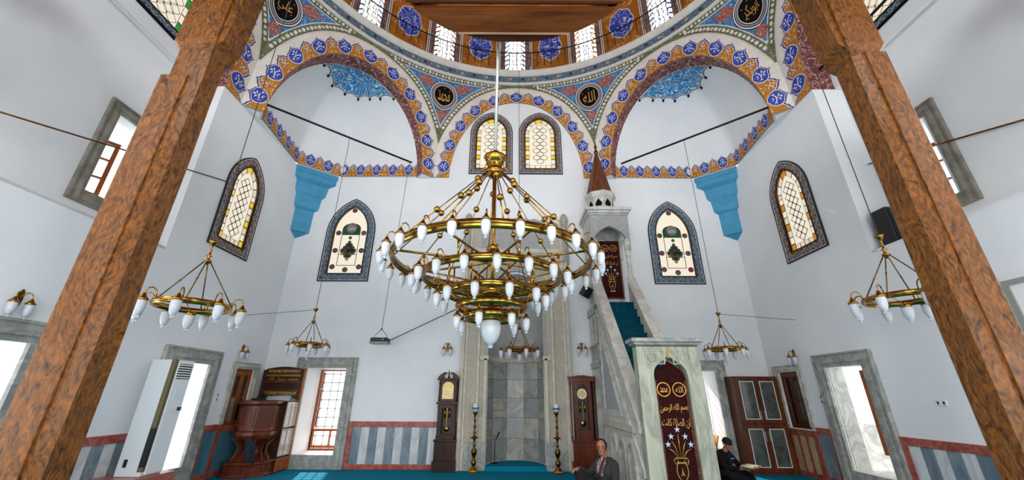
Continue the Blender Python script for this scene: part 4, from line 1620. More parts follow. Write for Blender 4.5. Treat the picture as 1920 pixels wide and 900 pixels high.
# ------------------------------------------------------------------ minbar
MX0, MX1 = 1.78, 2.72
minb = thing('minbar', 'tall grey marble minbar with steep stairs and a pointed wooden spire', 'minbar', (0, 0, 0))
TH = .14


def rail_z(y):
    return 4.06 - 1.2 * (8.64 - y)


def tread_z(y):
    return 3.40 - 1.22 * (8.5 - y)


def pointed(cx, w, z0, z1, n=6, spring=.62):
    sp = z0 + (z1 - z0) * spring
    L = parch(w, z1 - z0, (z1 - z0) * spring, n)
    return [(cx + a, z0 + b) for a, b in L]


for X, side in ((MX0, 'left'), (MX1 - TH, 'right')):
    # flank wall as a plate in (y,z) with openings
    outer = [(6.19, 0), (9.40, 0), (9.40, 3.40), (8.56, 3.40), (6.19, rail_z(6.19) - .30)]
    holes = [pointed(c, .30, .25, .80) for c in (6.72, 7.25, 7.78)] + [pointed(8.92, .62, .12, 1.92), pointed(8.92, .26, 2.62, 3.18)]
    if side == 'right':
        holes = []
    m = MB()
    for xx in (X, X + TH):
        loops = [[Vector((a, b, 0)) for a, b in L] for L in [outer] + holes]
        tri = tessellate_polygon(loops)
        m.add([(xx, p.x, p.y) for L in loops for p in L], tri, 0)
    for L in [outer] + holes:
        n = len(L)
        m.add([(xx, a, b) for xx in (X, X + TH) for a, b in L], [(i, (i + 1) % n, n + (i + 1) % n, n + i) for i in range(n)], 0)
    m.build('flank_wall', MINB, minb)
    ox = -1 if side == 'left' else 1
    xf = X if side == 'left' else X + TH
    def plate(m, pts, d, mi=0):
        m.prism(pts, *sorted((xf, xf + ox * d)), mi, 'x')
    # raised mouldings: band over the arcade, triangular panel, pier panels
    m = MB()
    plate(m, rect(6.45, 8.40, .96, 1.06), .05)
    plate(m, rect(6.45, 8.40, .90, .95), .025)
    plate(m, rect(6.40, 8.45, .0, .17), .04)
    m.build('moulding', TRAV if side == 'left' else MINB, minb, bevel=.006)
    for c in (6.72, 7.25, 7.78):
        m = MB()
        o_, i_ = pointed(c, .42, .17, .90), pointed(c, .30, .25, .80)
        n = len(o_)
        xs_ = (xf, xf + ox * .045)
        v = [(x, a, b) for x in xs_ for L in (o_, i_) for a, b in L]
        f = []
        for i in range(n):
            j = (i + 1) % n
            f += [(i, j, n + j, n + i), (2 * n + i, 3 * n + i, 3 * n + j, 2 * n + j), (i, 2 * n + i, 2 * n + j, j), (n + i, n + j, 3 * n + j, 3 * n + i)]
        m.add(v, f)
        m.build('arch_frame', MINB, minb)
    tr = [(7.10, 1.16), (8.36, 1.16), (8.36, rail_z(8.36) - .80)]
    m = MB()
    cxy = (sum(p[0] for p in tr) / 3, sum(p[1] for p in tr) / 3)
    inn = [(cxy[0] + (a - cxy[0]) * .84, cxy[1] + (b - cxy[1]) * .84) for a, b in tr]
    n = 3
    v = [(x, a, b) for x in (xf, xf + ox * .03) for L in (tr, inn) for a, b in L]
    f = []
    for i in range(n):
        j = (i + 1) % n
        f += [(i, j, n + j, n + i), (2 * n + i, 3 * n + i, 3 * n + j, 2 * n + j), (i, 2 * n + i, 2 * n + j, j), (n + i, n + j, 3 * n + j, 3 * n + i)]
    m.add(v, f)
    m.build('triangular_moulding', MINB, minb)
    m = MB()
    plate(m, inn, .006)
    m.build('triangular_panel', CARVEG, minb)
    m = MB()
    for z0, z1 in ((2.05, 2.18), (2.50, 2.56), (3.22, 3.40)):
        plate(m, rect(8.47, 9.40, z0, z1), .035)
    plate(m, rect(8.47, 8.55, 0, 3.4), .03)
    plate(m, rect(8.60, 9.30, 2.22, 2.46), .015)
    m.build('pier_moulding', STONE, minb, bevel=.005)
    # sloping balustrade: base band, carved strip, hand rail
    def slope(dz0, dz1, y0=6.16, y1=8.60):
        return [(y0, rail_z(y0) + dz0), (y1, rail_z(y1) + dz0), (y1, rail_z(y1) + dz1), (y0, rail_z(y0) + dz1)]
    m = MB()
    m.prism(slope(-.62, 0.0), X - .004, X + TH + .004, 0, 'x')
    m.build('balustrade', MINB, minb)
    m = MB()
    plate(m, slope(-.10, 0.02), .045)
    plate(m, slope(-.66, -.58), .035)
    m.prism(slope(0, .035), X - .03, X + TH + .03, 0, 'x')
    m.build('hand_rail', MINB, minb, bevel=.006)
    m = MB()
    plate(m, slope(-.50, -.44, 6.9, 8.5), .012)
    m.build('carved_strip', CARVE, minb)
m = MB()
m.box(MX0 + TH + .12, MX0 + TH + .15, 6.30, 8.50, 0, .95)
m.build('interior_shade_sheet', DARKW, minb)  # dark sheet added to stand for the shade behind the arcade openings
# stair flight: each tread its own piece
nst = 15
for i in range(nst):
    y0 = 6.18 + (8.50 - 6.18) * i / nst
    y1 = 6.18 + (8.50 - 6.18) * (i + 1) / nst
    z1 = tread_z(y1)
    m = MB()
    m.box(MX0 + TH, MX1 - TH, y0, y1 + .02, max(0, z1 - .45), z1)
    m.box(MX0 + TH, MX1 - TH, y0 - .015, y0 + .02, z1 - .03, z1 + .004)
    m.build('carpeted_step', CARPETD, minb)
    if i % 3 == 1:
        m = MB()
        m.sphere((MX0 + TH + .22, y0 - .02, z1 - .05), .014, 6, 4)
        m.build('carpet_stud', STEEL, minb)
m = MB()
m.box(MX0 + TH, MX1 - TH, 8.50, 9.38, 3.30, 3.42)
m.build('landing', CARPETD, minb)
# pavilion: four columns, arches, cornice, drum and spire
PY0, PY1 = 8.50, 9.36
for x in (MX0 + .07, MX1 - .07):
    for y in (PY0 + .07, PY1 - .07):
        m = MB()
        m.lathe([(.085, 3.4), (.085, 3.48), (.06, 3.52), (.056, 4.72), (.075, 4.76), (.06, 4.80), (.095, 4.90), (.095, 4.98)], 14, 0, (x, y, 0))
        m.build('column', MINB, minb)


def arch_plate(m, w, z0, zsp, zap, ztop, t0, t1, ax):
    """plate with a pointed opening; in plane (u,z), thickness along the other axis"""
    L = [(-w / 2, z0), (-w / 2 + .085, z0), (-w / 2 + .085, zsp)]
    hw = w / 2 - .085
    for i in range(1, 9):
        t = i / 8
        L.append((-hw * (1 - t) ** .8, zsp + (zap - zsp) * (t ** .62)))
    R = [(-a, b) for a, b in L[:-1]][::-1]
    P = L + R + [(w / 2, ztop), (-w / 2, ztop)]
    m.prism(P, t0, t1, 0, ax)


cxm = (MX0 + MX1) / 2
for (y0, y1) in ((PY0, PY0 + .09), (PY1 - .09, PY1)):
    m = MB()
    m.M = Matrix.Translation((cxm, 0, 0))
    arch_plate(m, MX1 - MX0, 4.70, 4.98, 5.32, 5.62, y0, y1, 'y')
    m.build('arched_front', CARVEG if y0 == PY0 else MINB, minb)
for x0 in (MX0, MX1 - .09):
    m = MB()
    m.M = Matrix.Translation((0, (PY0 + PY1) / 2, 0))
    arch_plate(m, PY1 - PY0 - .184, 4.70, 4.98, 5.32, 5.62, x0 + .001, x0 + .089, 'x')
    m.build('arched_side', MINB, minb)
m = MB()
for e, z0, z1 in ((.0, 5.60, 5.66), (.045, 5.66, 5.72), (.09, 5.72, 5.80)):
    m.box(MX0 - e, MX1 + e, PY0 - e, PY1 + min(e, .05), z0, z1)
m.build('cornice', MINB, minb, bevel=.008)
pc_ = (cxm - .05, (PY0 + PY1) / 2, 0)
m = MB()
m.lathe([(.36, 5.80), (.36, 5.86), (.33, 5.90), (.33, 6.17), (.37, 6.22), (.41, 6.29), (.41, 6.34), (.0, 6.34)], 8, 0, pc_, smooth=False)
m.build('octagonal_drum', MINB, minb)
for i in range(8):
    a = 2 * pi * (i + .5) / 8
    m = MB()
    P = [(-.07, -.08), (.07, -.08), (.085, .0), (.0, .13), (-.085, .0)]
    m.prism(P, 0, .02, 0, 'y')
    o = m.build('drum_window', BLACK, minb, (pc_[0] + .312 * cos(a), pc_[1] + .312 * sin(a), 6.02), a - pi / 2 + pi)
m = MB()
m.lathe([(.37, 6.34), (.35, 6.38), (.20, 7.02), (.055, 7.62), (.03, 7.66)], 8, 0, pc_, smooth=False)
m.build('wooden_spire', wood('spire_wood', (70, 38, 20), (112, 66, 38), 4, (1, 1, .15), .45), minb)
m = MB()
m.lathe([(.03, 7.64), (.055, 7.70), (.06, 7.75), (.03, 7.80), (.02, 7.84), (.045, 7.90), (.02, 7.96), (.006, 8.10)], 12, 0, pc_)
m.build('finial', BRASSD, minb)
# portal
PYF = 6.0
m = MB()
for x0 in (MX0 - .008, MX1 - .222):
    m.box(x0, x0 + .23, PYF, PYF + .20, 0, 1.72)
m.build('portal_jambs', PORT, minb)
m = MB()
hw = (MX1 - MX0) / 2
P = [(-hw, 1.72), (-.25, 1.72), (-.25, 1.78)]
for i in range(1, 10):
    t = i / 9
    P.append((-.25 * (1 - t ** 1.3) if t < 1 else 0, 1.78 + .24 * (t ** .55) + .05 * t ** 6))
P += [(-a, b) for a, b in P[:-1]][::-1]
P += [(hw, 2.20), (-hw, 2.20)]
m.M = Matrix.Translation((cxm, 0, 0))
m.prism(P, PYF, PYF + .20, 0, 'y')
m.build('portal_lintel', PORT, minb)
m = MB()
m.M = Matrix.Translation((cxm, 0, 0))
for s in (-1, 1):
    m.ring(rect(*sorted((s * .06, s * .40)), 1.93, 2.13), rect(*sorted((s * .075, s * .385)), 1.945, 2.115), PYF - .008, PYF)
    m.ring(poly_ring(s * .25, 2.03, .068, 20, 1.0), poly_ring(s * .25, 2.03, .058, 20, 1.0), PYF - .012, PYF)
m.build('carved_panels', PORT, minb)
m = MB()
m.box(cxm - .02, cxm + .02, PYF - .004, PYF, 2.02, 2.19)
m.build('rust_stain', pm('ochre_stain', (170, 140, 70), .6), minb)
m = MB()
for e, z0, z1 in ((.0, 2.18, 2.215), (.035, 2.215, 2.25), (.075, 2.25, 2.31)):
    m.box(MX0 - e, MX1 + e, PYF - e, PYF + .22 + e, z0, z1)
m.build('portal_cornice', STONE, minb, bevel=.008)


# curtains with gold embroidery
VELV = pm('burgundy_velvet', (52, 12, 14), 0.9, c2=(38, 8, 10), scale=14, bump=.2, spec=.15)
VELB = arab('embroidered_border', (52, 14, 14), (150, 84, 52), 22, 6, .16)


def curtain(cx, y, z0, z1, w, label, pointed_top, k=1.0, tilt=0.0):
    root = thing('curtain', label, 'curtain', (cx, y, z0))
    h = z1 - z0
    if pointed_top:
        sp = h - .30 * k
        out = [(-w / 2, 0), (w / 2, 0), (w / 2, sp)] + [(w / 2 * (1 - t ** 1.3), sp + .28 * k * t ** .6) for t in (.2, .4, .6, .8, .95)] + [(0, h)] + [(-w / 2 * (1 - t ** 1.3), sp + .28 * k * t ** .6) for t in (.95, .8, .6, .4, .2)] + [(-w / 2, sp)]
    else:
        out = rect(-w / 2, w / 2, 0, h)
    m = MB()
    m.prism(out, 0, .012, 0, 'y')
    m.build('velvet', VELV, root)
    m = MB()
    for x in (-w / 2, w / 2 - .035 * k):
        m.box(x, x + .035 * k, -.004, 0, 0, (h - .30 * k) if pointed_top else h)
    m.box(-w / 2, w / 2, -.004, 0, 0, .04 * k)
    m.build('border', VELB, root)
    zt = h - (.42 if pointed_top else .22) * k
    for s, tx in ((-1, 'محمد'), (1, 'الله')):
        m = MB()
        m.ring(poly_ring(s * .115 * k, zt, .10 * k, 28), poly_ring(s * .115 * k, zt, .088 * k, 28), -.006, 0)
        m.build('gold_ring', GOLD, root)
        text_mesh(tx, lambda a, b, s=s: (s * .115 * k + a, -.006, zt + b), 'lettering', GOLD, .085 * k, root, width=.11 * k)
    text_mesh('بسم الله الرحمن', lambda a, b: (a, -.006, zt - .26 * k + b + .06 * a), 'lettering', GOLD, .13 * k, root, width=.40 * k)
    text_mesh('ان الصلاة كانت', lambda a, b: (a, -.006, zt - .45 * k + b - .02 * a), 'lettering', GOLD, .13 * k, root, width=.40 * k)
    # vase of five star flowers
    zv = .22 * k
    m = MB()
    vase = [(.055, 0), (.05, .02), (.025, .04), (.07, .10), (.085, .16), (.075, .22), (.05, .27), (.045, .30), (.085, .33)]
    R = [(a * k, zv + b * k) for a, b in vase]
    outl = R + [(-a, b) for a, b in R[::-1]]
    cx_, cz_ = 0, zv + .17 * k
    inn = [(a * .86, cz_ + (b - cz_) * .92) for a, b in outl]
    m.ring(outl, inn, -.007, 0)
    m.flat([(0.03 * k, zv + .10 * k), (.012 * k, zv + .14 * k), (0, zv + .21 * k), (-.012 * k, zv + .14 * k), (-.03 * k, zv + .10 * k), (0, zv + .12 * k)], -.006)
    m.box(-.07 * k, .07 * k, -.006, 0, zv + .255 * k, zv + .272 * k)
    m.box(-.075 * k, .075 * k, -.006, 0, zv - .015 * k, zv)
    for s in (-1, 1):
        m.tube([(s * .075 * k, -.004, zv + .32 * k), (s * .10 * k, -.004, zv + .30 * k), (s * .09 * k, -.004, zv + .25 * k), (s * .07 * k, -.004, zv + .24 * k)], .006 * k, 5)
    tips = [(-.155, .47), (-.10, .57), (0, .66), (.10, .57), (.165, .47)]
    for (a, b) in tips:
        m.tube([(a * .25 * k, -.004, zv + .33 * k), (a * .6 * k, -.004, zv + (.33 + (b - .33) * .55) * k), (a * k, -.004, zv + (b - .03) * k)], [.010 * k, .008 * k, .004 * k], 5)
    m.build('gold_vase', GOLD, root)
    for (a, b) in tips:
        m = MB()
        P = [((a * k) + (.045 if i % 2 == 0 else .016) * k * sin(2 * pi * i / 10), zv + (b + .02) * k + (.045 if i % 2 == 0 else .016) * k * cos(2 * pi * i / 10)) for i in range(10)]
        m.prism(P, -.009, -.002, 0, 'y')
        m.build('star_flower', pm('silver_embroidery', (190, 204, 220), .35, .3), root)
    return root


curtain(cxm, PYF + .06, .15, 2.0, .485, 'burgundy velvet curtain with gold lettering hanging in the minbar portal', True)
curtain(cxm - .04, PY0 + .06, 3.52, 4.94, .50, 'burgundy curtain with gold vase in the minbar tower', False, .85)
# ------------------------------------------------------------------ chandeliers
def lathe_mesh(name, prof, mats, n=12, mis=None):
    m = MB()
    if mis is None:
        m.lathe(prof, n)
    else:
        for i in range(len(prof) - 1):
            m.lathe([prof[i], prof[i + 1]], n, mis[i], cap=False)
    return m.mesh(name, mats)


# lamp: goose neck arm, brass cap, tulip of frosted glass with a clear tip (origin at the ring, arm goes out along +x)
def lamp_meshes(k):
    m = MB()
    arc = [(0, 0, .0), (.004, 0, .05), (.02, 0, .085), (.05, 0, .10), (.08, 0, .085), (.095, 0, .05), (.097, 0, .02)]
    m.tube([(a * k, b, c * k) for a, b, c in arc], .0065 * k, 6)
    m.lathe([(.0, .035 * k), (.012 * k, .032 * k), (.02 * k, .012 * k), (.038 * k, -.012 * k), (.05 * k, -.026 * k), (.046 * k, -.034 * k), (.0, -.034 * k)], 12, 0, (.097 * k, 0, 0))
    arm = m.mesh('lamp', BRASS)
    m = MB()
    m.lathe([(.038 * k, 0), (.044 * k, -.03 * k), (.043 * k, -.07 * k), (.036 * k, -.11 * k), (.022 * k, -.14 * k), (.012 * k, -.15 * k)], 12, 0)
    m.lathe([(.012 * k, -.148 * k), (.017 * k, -.158 * k), (.015 * k, -.172 * k), (.0, -.18 * k)], 8, 1)
    gl = m.mesh('glass_shade', [FROST, CLEAR])
    return arm, gl


LAMPS = {1.0: lamp_meshes(1.0), .92: lamp_meshes(.92), 1.15: lamp_meshes(1.15), .85: lamp_meshes(.85)}


def add_lamp(root, r, a, z, k=1.0):
    arm, gl = LAMPS[k]
    o = obj('lamp', arm, root, (r * cos(a), r * sin(a), z), a)
    obj('glass_shade', gl, o, (.097 * k, 0, -.03 * k))
    return o


def hoop(m, r, z0, z1, t=.012, n=48, mi=0):
    m.lathe([(r, z0), (r + t * .6, z0 + .004), (r + t * .6, z1 - .004), (r, z1), (r - t, z1), (r - t, z0), (r, z0)], n, mi, cap=False)


def small_chandelier(loc, R, nl, label, ztop, k=1.0, rot=0.0):
    """ring with lamps hung by stays; loc z is the ring height"""
    root = thing('ring_chandelier', label, 'chandelier', loc, rot, 'small ring chandeliers round the hall')
    m = MB()
    hoop(m, R, -.035, .035, .016)
    hoop(m, R + .004, -.012, .012, .024)
    m.build('ring', BRASS, root)
    for i in range(nl):
        add_lamp(root, R + .01, 2 * pi * (i + .5) / nl, .01, k)
    hz = .46 * max(1, R / .27) ** .6
    for i in range(4):
        a = 2 * pi * (i + .3) / 4
        m = MB()
        m.tube([(R * cos(a), R * sin(a), .03), (.03 * cos(a), .03 * sin(a), hz)], .007, 6)
        p = Vector((R * cos(a), R * sin(a), .03)).lerp(Vector((.03 * cos(a), .03 * sin(a), hz)), .5)
        m.sphere(p, .012, 6, 4)
        m.build('stay', BRASSD, root)
    m = MB()
    m.lathe([(0, hz - .05), (.02, hz - .03), (.04, hz), (.045, hz + .012), (.02, hz + .03), (.014, hz + .06), (.035, hz + .075), (.014, hz + .09), (.011, hz + .20), (.03, hz + .22), (.045, hz + .25), (.05, hz + .27), (.0, hz + .27)], 14)
    m.build('hub', BRASS, root)
    # hanging centre lamp
    m = MB()
    m.lathe([(.0, -.06), (.03, -.07), (.055, -.10), (.05, -.11), (.0, -.11)], 14)
    for i in range(4):
        a = 2 * pi * (i + .3) / 4
        m.tube([(R * .98 * cos(a), R * .98 * sin(a), -.01), (0, 0, -.07)], .005, 5)
    m.build('centre_cap', BRASS, root)
    m = MB()
    m.lathe([(.048, 0), (.056, -.04), (.053, -.09), (.036, -.14), (.014, -.165)], 14, 0, (0, 0, -.10))
    m.lathe([(.013, -.163), (.019, -.175), (.016, -.19), (0, -.197)], 8, 1, (0, 0, -.10))
    m.build('centre_shade', [FROST, CLEAR], root)
    m = MB()
    m.tube([(0, 0, hz + .26), (0, 0, ztop - loc[2])], .006, 5)
    m.build('cable', CABLE, root)
    return root


small_chandelier((-3.88, 4.5, 2.45), .37, 8, 'ring chandelier hanging right beside the left timber pillar', 10.2, 1.15)
small_chandelier((4.62, 4.55, 2.60), .37, 8, 'ring chandelier half hidden by the right timber pillar', 10.2, 1.15)
small_chandelier((-4.16, 7.89, 2.40), .27, 7, 'small ring chandelier in front of the left grille window', 7.42, 1.0, .3)
small_chandelier((4.15, 7.89, 2.36), .27, 7, 'small ring chandelier right of the minbar portal', 7.42, 1.0, .2)
small_chandelier((.08, 9.20, 2.47), .31, 7, 'small ring chandelier hanging in front of the prayer niche', 11.0, 1.15, .1)

# the great chandelier
GX, GY = -.325, 4.0
big = thing('great_chandelier', 'huge tiered brass chandelier with many frosted glass lamps', 'chandelier', (GX, GY, 0))
TI = [(1.07, 2.85, 26, .055), (.74, 2.67, 18, .045), (.47, 2.50, 11, .045), (.36, 2.36, 0, .045), (.27, 2.26, 7, .05)]
for i, (r, z, nl, hh) in enumerate(TI):
    m = MB()
    hoop(m, r, z - hh, z + hh * .6, .02, 64)
    hoop(m, r + .006, z - hh * .35, z, .03, 64)
    m.build('tier_ring', BRASS, big)
    for j in range(nl):
        add_lamp(big, r + .012, 2 * pi * (j + .5) / nl + .1 * i, z - .005, .92 if i < 4 else .85)
for i in range(8):
    a = 2 * pi * (i + .5) / 8
    m = MB()
    m.tube([(.05 * cos(a), .05 * sin(a), 2.85), (1.06 * cos(a), 1.06 * sin(a), 2.84)], .013, 6)
    m.build('spoke', BRASS, big)
    # uprights that hang each tier from the one above
    for q0, q1, rr in (((.75, 2.84), (.735, 2.68), .012), ((.48, 2.84), (.47, 2.50), .010), ((.47, 2.49), (.36, 2.37), .009), ((.36, 2.35), (.27, 2.27), .009)):
        m = MB()
        m.tube([(q0[0] * cos(a), q0[0] * sin(a), q0[1]), (q1[0] * cos(a), q1[0] * sin(a), q1[1])], rr, 6)
        m.build('hanger', BRASS, big)
    m = MB()
    m.tube([(.74 * cos(a), .74 * sin(a), 2.66), (.10 * cos(a), .10 * sin(a), 2.60)], .010, 6)
    m.build('lower_spoke', BRASS, big)
for i in range(12):
    a = 2 * pi * (i + .25) / 12
    m = MB()
    p0, p1 = Vector((1.06 * cos(a), 1.06 * sin(a), 2.88)), Vector((.10 * cos(a), .10 * sin(a), 3.98))
    m.tube([p0, p1], .007, 6)
    for t, r in ((.36 if i % 2 else .48, .036), (.86 if i % 2 else .70, .04)):
        p = p0.lerp(p1, t)
        m.sphere(p, r, 10, 8)
    m.build('stay', BRASS, big)
m = MB()
m.lathe([(.0, 3.90), (.05, 3.92), (.11, 3.97), (.12, 4.02), (.06, 4.05), (.05, 4.09), (.10, 4.13), (.13, 4.18), (.14, 4.21), (.05, 4.24), (.035, 4.30), (.0, 4.30)], 16)
for i in range(8):
    a = 2 * pi * i / 8
    m.tube([(.05 * cos(a), .05 * sin(a), 4.02), (.13 * cos(a), .13 * sin(a), 4.06), (.16 * cos(a), .16 * sin(a), 4.0)], [.012, .016, .006], 6)
m.build('crown_hub', BRASS, big)
m = MB()
m.tube([(0, 0, 2.25), (0, 0, 4.1)], .024, 10)
m.lathe([(.024, 2.98), (.06, 3.0), (.045, 3.04), (.024, 3.06)], 12, cap=False)
m.lathe([(.03, 2.85), (.08, 2.88), (.09, 2.93), (.06, 2.98), (.03, 3.0)], 12, cap=False)
m.lathe([(.03, 2.44), (.10, 2.47), (.12, 2.52), (.06, 2.58), (.03, 2.6)], 12, cap=False)
m.build('stem', BRASS, big)
m = MB()
m.tube([(0, 0, 4.28), (0, 0, 18.0)], .021, 8)
m.build('steel_rod', pm('painted_steel_tube', (190, 190, 180), .35, .6), big)
m = MB()
m.lathe([(.10, 2.20), (.13, 2.23), (.06, 2.26), (.0, 2.26)], 16)
m.build('bottom_cap', BRASS, big)
m = MB()
m.lathe([(.10, 2.205), (.105, 2.14), (.095, 2.07), (.06, 2.0), (.02, 1.965)], 20, 0)
m.lathe([(.018, 1.967), (.026, 1.952), (.02, 1.935), (.0, 1.928)], 10, 1)
m.build('bottom_shade', [FROST, CLEAR], big)

# wall sconces: back plate and two goose neck lamps
def sconce(loc, rz, label, k=1.0):
    root = thing('wall_sconce', label, 'wall lamp', loc, rz, 'brass wall sconces')
    m = MB()
    P = [(0, -.10), (.02, -.06), (.028, 0), (.022, .05), (.035, .075), (.015, .10), (0, .125)]
    m.prism([(a * k, b * k) for a, b in P] + [(-a * k, b * k) for a, b in P[::-1][1:-1]], -.022, 0, 0, 'y')
    m.build('back_plate', BRASSD, root)
    arm, gl = LAMPS[1.0]
    for s in (-1, 1):
        o = obj('lamp', arm, root, (0, -.02, -.01), radians(-90) + s * radians(58))
        obj('glass_shade', gl, o, (.097, 0, -.03))
    return root


sconce((-1.63, D, 2.53), 0, 'brass two lamp sconce left of the prayer niche')
sconce((1.56, D, 2.55), 0, 'brass two lamp sconce between niche and minbar')
sconce((-W, 8.51, 2.35), pi / 2, 'brass two lamp sconce above the left shuttered window')
sconce((W, 8.42, 2.30), -pi / 2, 'brass two lamp sconce above the right shuttered window')
sconce((-W, 4.42, 2.50), pi / 2, 'brass two lamp sconce above the window at the left edge')
# bracing wires of the chandeliers and thin rods
def rod(name, pts, r, mat, label, cat='wire'):
    m = MB()
    m.tube(pts, r, 6)
    return tag(m.build(name, mat), label, cat)


rod('bracing_wire', [(-W, 8.13, 3.02), (-4.19, 7.89, 3.10)], .006, STEEL, 'thin steel wire from the left wall to the small chandelier')
rod('bracing_wire', [(W, 8.13, 2.99), (4.17, 7.89, 3.06)], .006, STEEL, 'thin steel wire from the right wall to the small chandelier')
rod('tie_rod', [(-W + .02, 6.78, 5.47), (-W + .02, 3.20, 4.33)], .011, BRASSD, 'thin brass rod crossing the upper left window', 'rod')
rod('tie_rod', [(W + SB - .10, 5.9, 5.40), (W + SB - .10, 3.3, 4.55)], .013, BRASSD, 'thin brass rod crossing the upper right window', 'rod')
rod('tie_rod', [(W + .28, 5.94, 7.7), (W + .28, 1.12, 7.7)], .025, IRON, 'black iron tie rod across the right side arch', 'rod')
# ------------------------------------------------------------------ tall case clocks
DIAL = arab('brass_dial', (176, 140, 70), (230, 210, 160), 26, 6, .16, .35, metal=.5)


def clock(loc, label, w, mat, style):
    root = thing('longcase_clock', label, 'clock', loc, 0, 'longcase clocks beside the niche')
    k = w / .5
    y0 = -.27
    def bx(nm, x, z0, z1, d, mt=mat, bev=.008, yb=0.0):
        m = MB()
        m.box(-x, x, y0 + d, yb, z0, z1)
        return m.build(nm, mt, root, bevel=bev)
    bx('plinth', .25 * k, 0, .20, 0)
    bx('base', .225 * k, .20, .56, .02)
    m = MB()
    m.ring(rect(-.16 * k, .16 * k, .26, .50), rect(-.13 * k, .13 * k, .29, .47), y0 + .008, y0 + .02)
    if style == 'A':
        m.ring(poly_ring(0, .38, .06, 16), poly_ring(0, .38, .045, 16), y0 + .006, y0 + .02)
    m.build('base_panel', mat, root)
    bx('base_moulding', .245 * k, .555, .60, .005)
    hoodz = 1.30 if style == 'A' else 1.78
    wst = .185 * k if style == 'A' else .235 * k
    # waist as a frame round the glass door
    gz0, gz1 = (.70, 1.22) if style == 'A' else (.80, 1.72)
    gw = .105 * k if style == 'A' else .11 * k
    m = MB()
    inn = rect(-gw, gw, gz0, gz1) if style == 'A' else parch(2 * gw, gz1 - gz0, gz1 - gz0 - gw * 1.2, 5, gz0)
    if style == 'A':
        m.ring(rect(-wst, wst, .60, hoodz), inn, y0 + .045, y0 + .09)
    else:
        n = len(inn)
        out = []
        for (a, b) in inn:
            d_ = (a, b - 1.2)
            sc = min(wst / max(1e-6, abs(d_[0])), (.60 if d_[1] > 0 else .60) / max(1e-6, abs(d_[1])))
            out.append((d_[0] * sc, 1.2 + d_[1] * sc))
        m.ring(out, inn, y0 + .045, y0 + .09)
    m.build('waist_door', mat, root)
    m = MB()
    m.box(-wst, -wst + .02, y0 + .09, 0, .6, hoodz)
    m.box(wst - .02, wst, y0 + .09, 0, .6, hoodz)
    m.box(-wst, wst, -.02, 0, .6, hoodz)
    m.build('case_back', DARKW, root)
    g = MB()
    g.box(-gw, gw, y0 + .16, y0 + .165, gz0, gz1)
    g.build('dark_interior', pm('clock_interior', (40, 22, 14), .4), root)
    # pendulum and weights
    m = MB()
    zb = gz0 + (.10 if style == 'A' else .12)
    m.lathe([(0, -.008), (.055 * k, -.006), (.058 * k, 0), (.055 * k, .006), (0, .008)], 20)
    for i in range(len(m.v)):
        v = m.v[i]
        m.v[i] = Vector((v.x, y0 + .12 + v.z, zb + v.y))
    m.box(-.006, .006, y0 + .115, y0 + .125, zb + .05, zb + .45)
    m.build('pendulum', BRASS, root)
    for x in (-.05, .0, .05):
        m = MB()
        m.lathe([(0, zb + .22), (.017, zb + .225), (.017, zb + .40), (0, zb + .405)], 10, 0, (x * k, y0 + .135, 0))
        m.tube([(x * k, y0 + .135, zb + .40), (x * k, y0 + .135, gz1)], .003, 4)
        m.build('weight', BRASS, root)
    for s in (-1, 1):
        m = MB()
        m.lathe([(.02, .62), (.024, .66), (.016, .70), (.016, hoodz - .1), (.024, hoodz - .06), (.02, hoodz - .02)], 10, 0, (s * (wst - .0), y0 + .06, 0))
        m.build('quarter_column', mat, root)
    if style == 'A':
        bx('hood_moulding', .235 * k, 1.29, 1.34, .0)
        m = MB()
        P = parch(.25 * k, .36, .24, 8, 1.40)
        n = len(P)
        out = [(-.205 * k, 1.34), (.205 * k, 1.34)] + [(.205 * k, 1.34 + .44 * i / 10) for i in range(10)] + [(.205 * k * (1 - 2 * i / 11), 1.78) for i in range(11)] + [(-.205 * k, 1.78 - .44 * i / 10) for i in range(10)]
        m.prism([(-.205 * k, 1.34), (.205 * k, 1.34), (.205 * k, 1.80), (-.205 * k, 1.80)], y0 + .05, 0, 0, 'y')
        m.build('hood', mat, root)
        m = MB()
        m.prism(P, y0 + .03, y0 + .05, 0, 'y')
        m.build('dial', DIAL, root)
        m = MB()
        m.ring(poly_ring(0, 1.52, .10, 24), poly_ring(0, 1.52, .075, 24), y0 + .022, y0 + .03)
        m.build('chapter_ring', PLASW, root)
        for s in (-1, 1):
            m = MB()
            m.lathe([(.02, 1.36), (.014, 1.42), (.014, 1.70), (.022, 1.76)], 10, 0, (s * .19 * k, y0 + .04, 0))
            m.build('hood_column', mat, root)
        bx('cornice', .245 * k, 1.79, 1.83, -.005)
        # swan neck pediment
        for s in (-1, 1):
            m = MB()
            pts = [(.23, 1.83), (.23, 1.86), (.18, 1.91), (.11, 1.955), (.06, 1.965), (.035, 1.94), (.05, 1.92), (.08, 1.91), (.10, 1.88), (.08, 1.83)]
            m.prism([(s * a * k, b) for a, b in pts], y0 + .01, y0 + .06, 0, 'y')
            m.build('swan_neck', mat, root)
        m = MB()
        m.lathe([(.02, 1.83), (.025, 1.87), (.012, 1.90), (.02, 1.93), (.008, 1.98), (.0, 2.03)], 10, 0, (0, y0 + .05, 0))
        m.build('finial', mat, root)
    else:
        m = MB()
        P = poly_ring(0, gz1 - .20, .10 * k, 28)
        m.prism(P, y0 + .10, y0 + .12, 0, 'y')
        m.build('dial', DIAL, root)
        m = MB()
        m.ring(poly_ring(0, gz1 - .20, .09 * k, 24), poly_ring(0, gz1 - .20, .07 * k, 24), y0 + .09, y0 + .10)
        m.build('chapter_ring', PLASW, root)
        m = MB()
        top = [(-.26 * k, 1.78)] + [(.26 * k * t, 1.86 + .05 * cos(t * pi / 2)) for t in [-1 + i / 6 for i in range(13)]] + [(.26 * k, 1.78)]
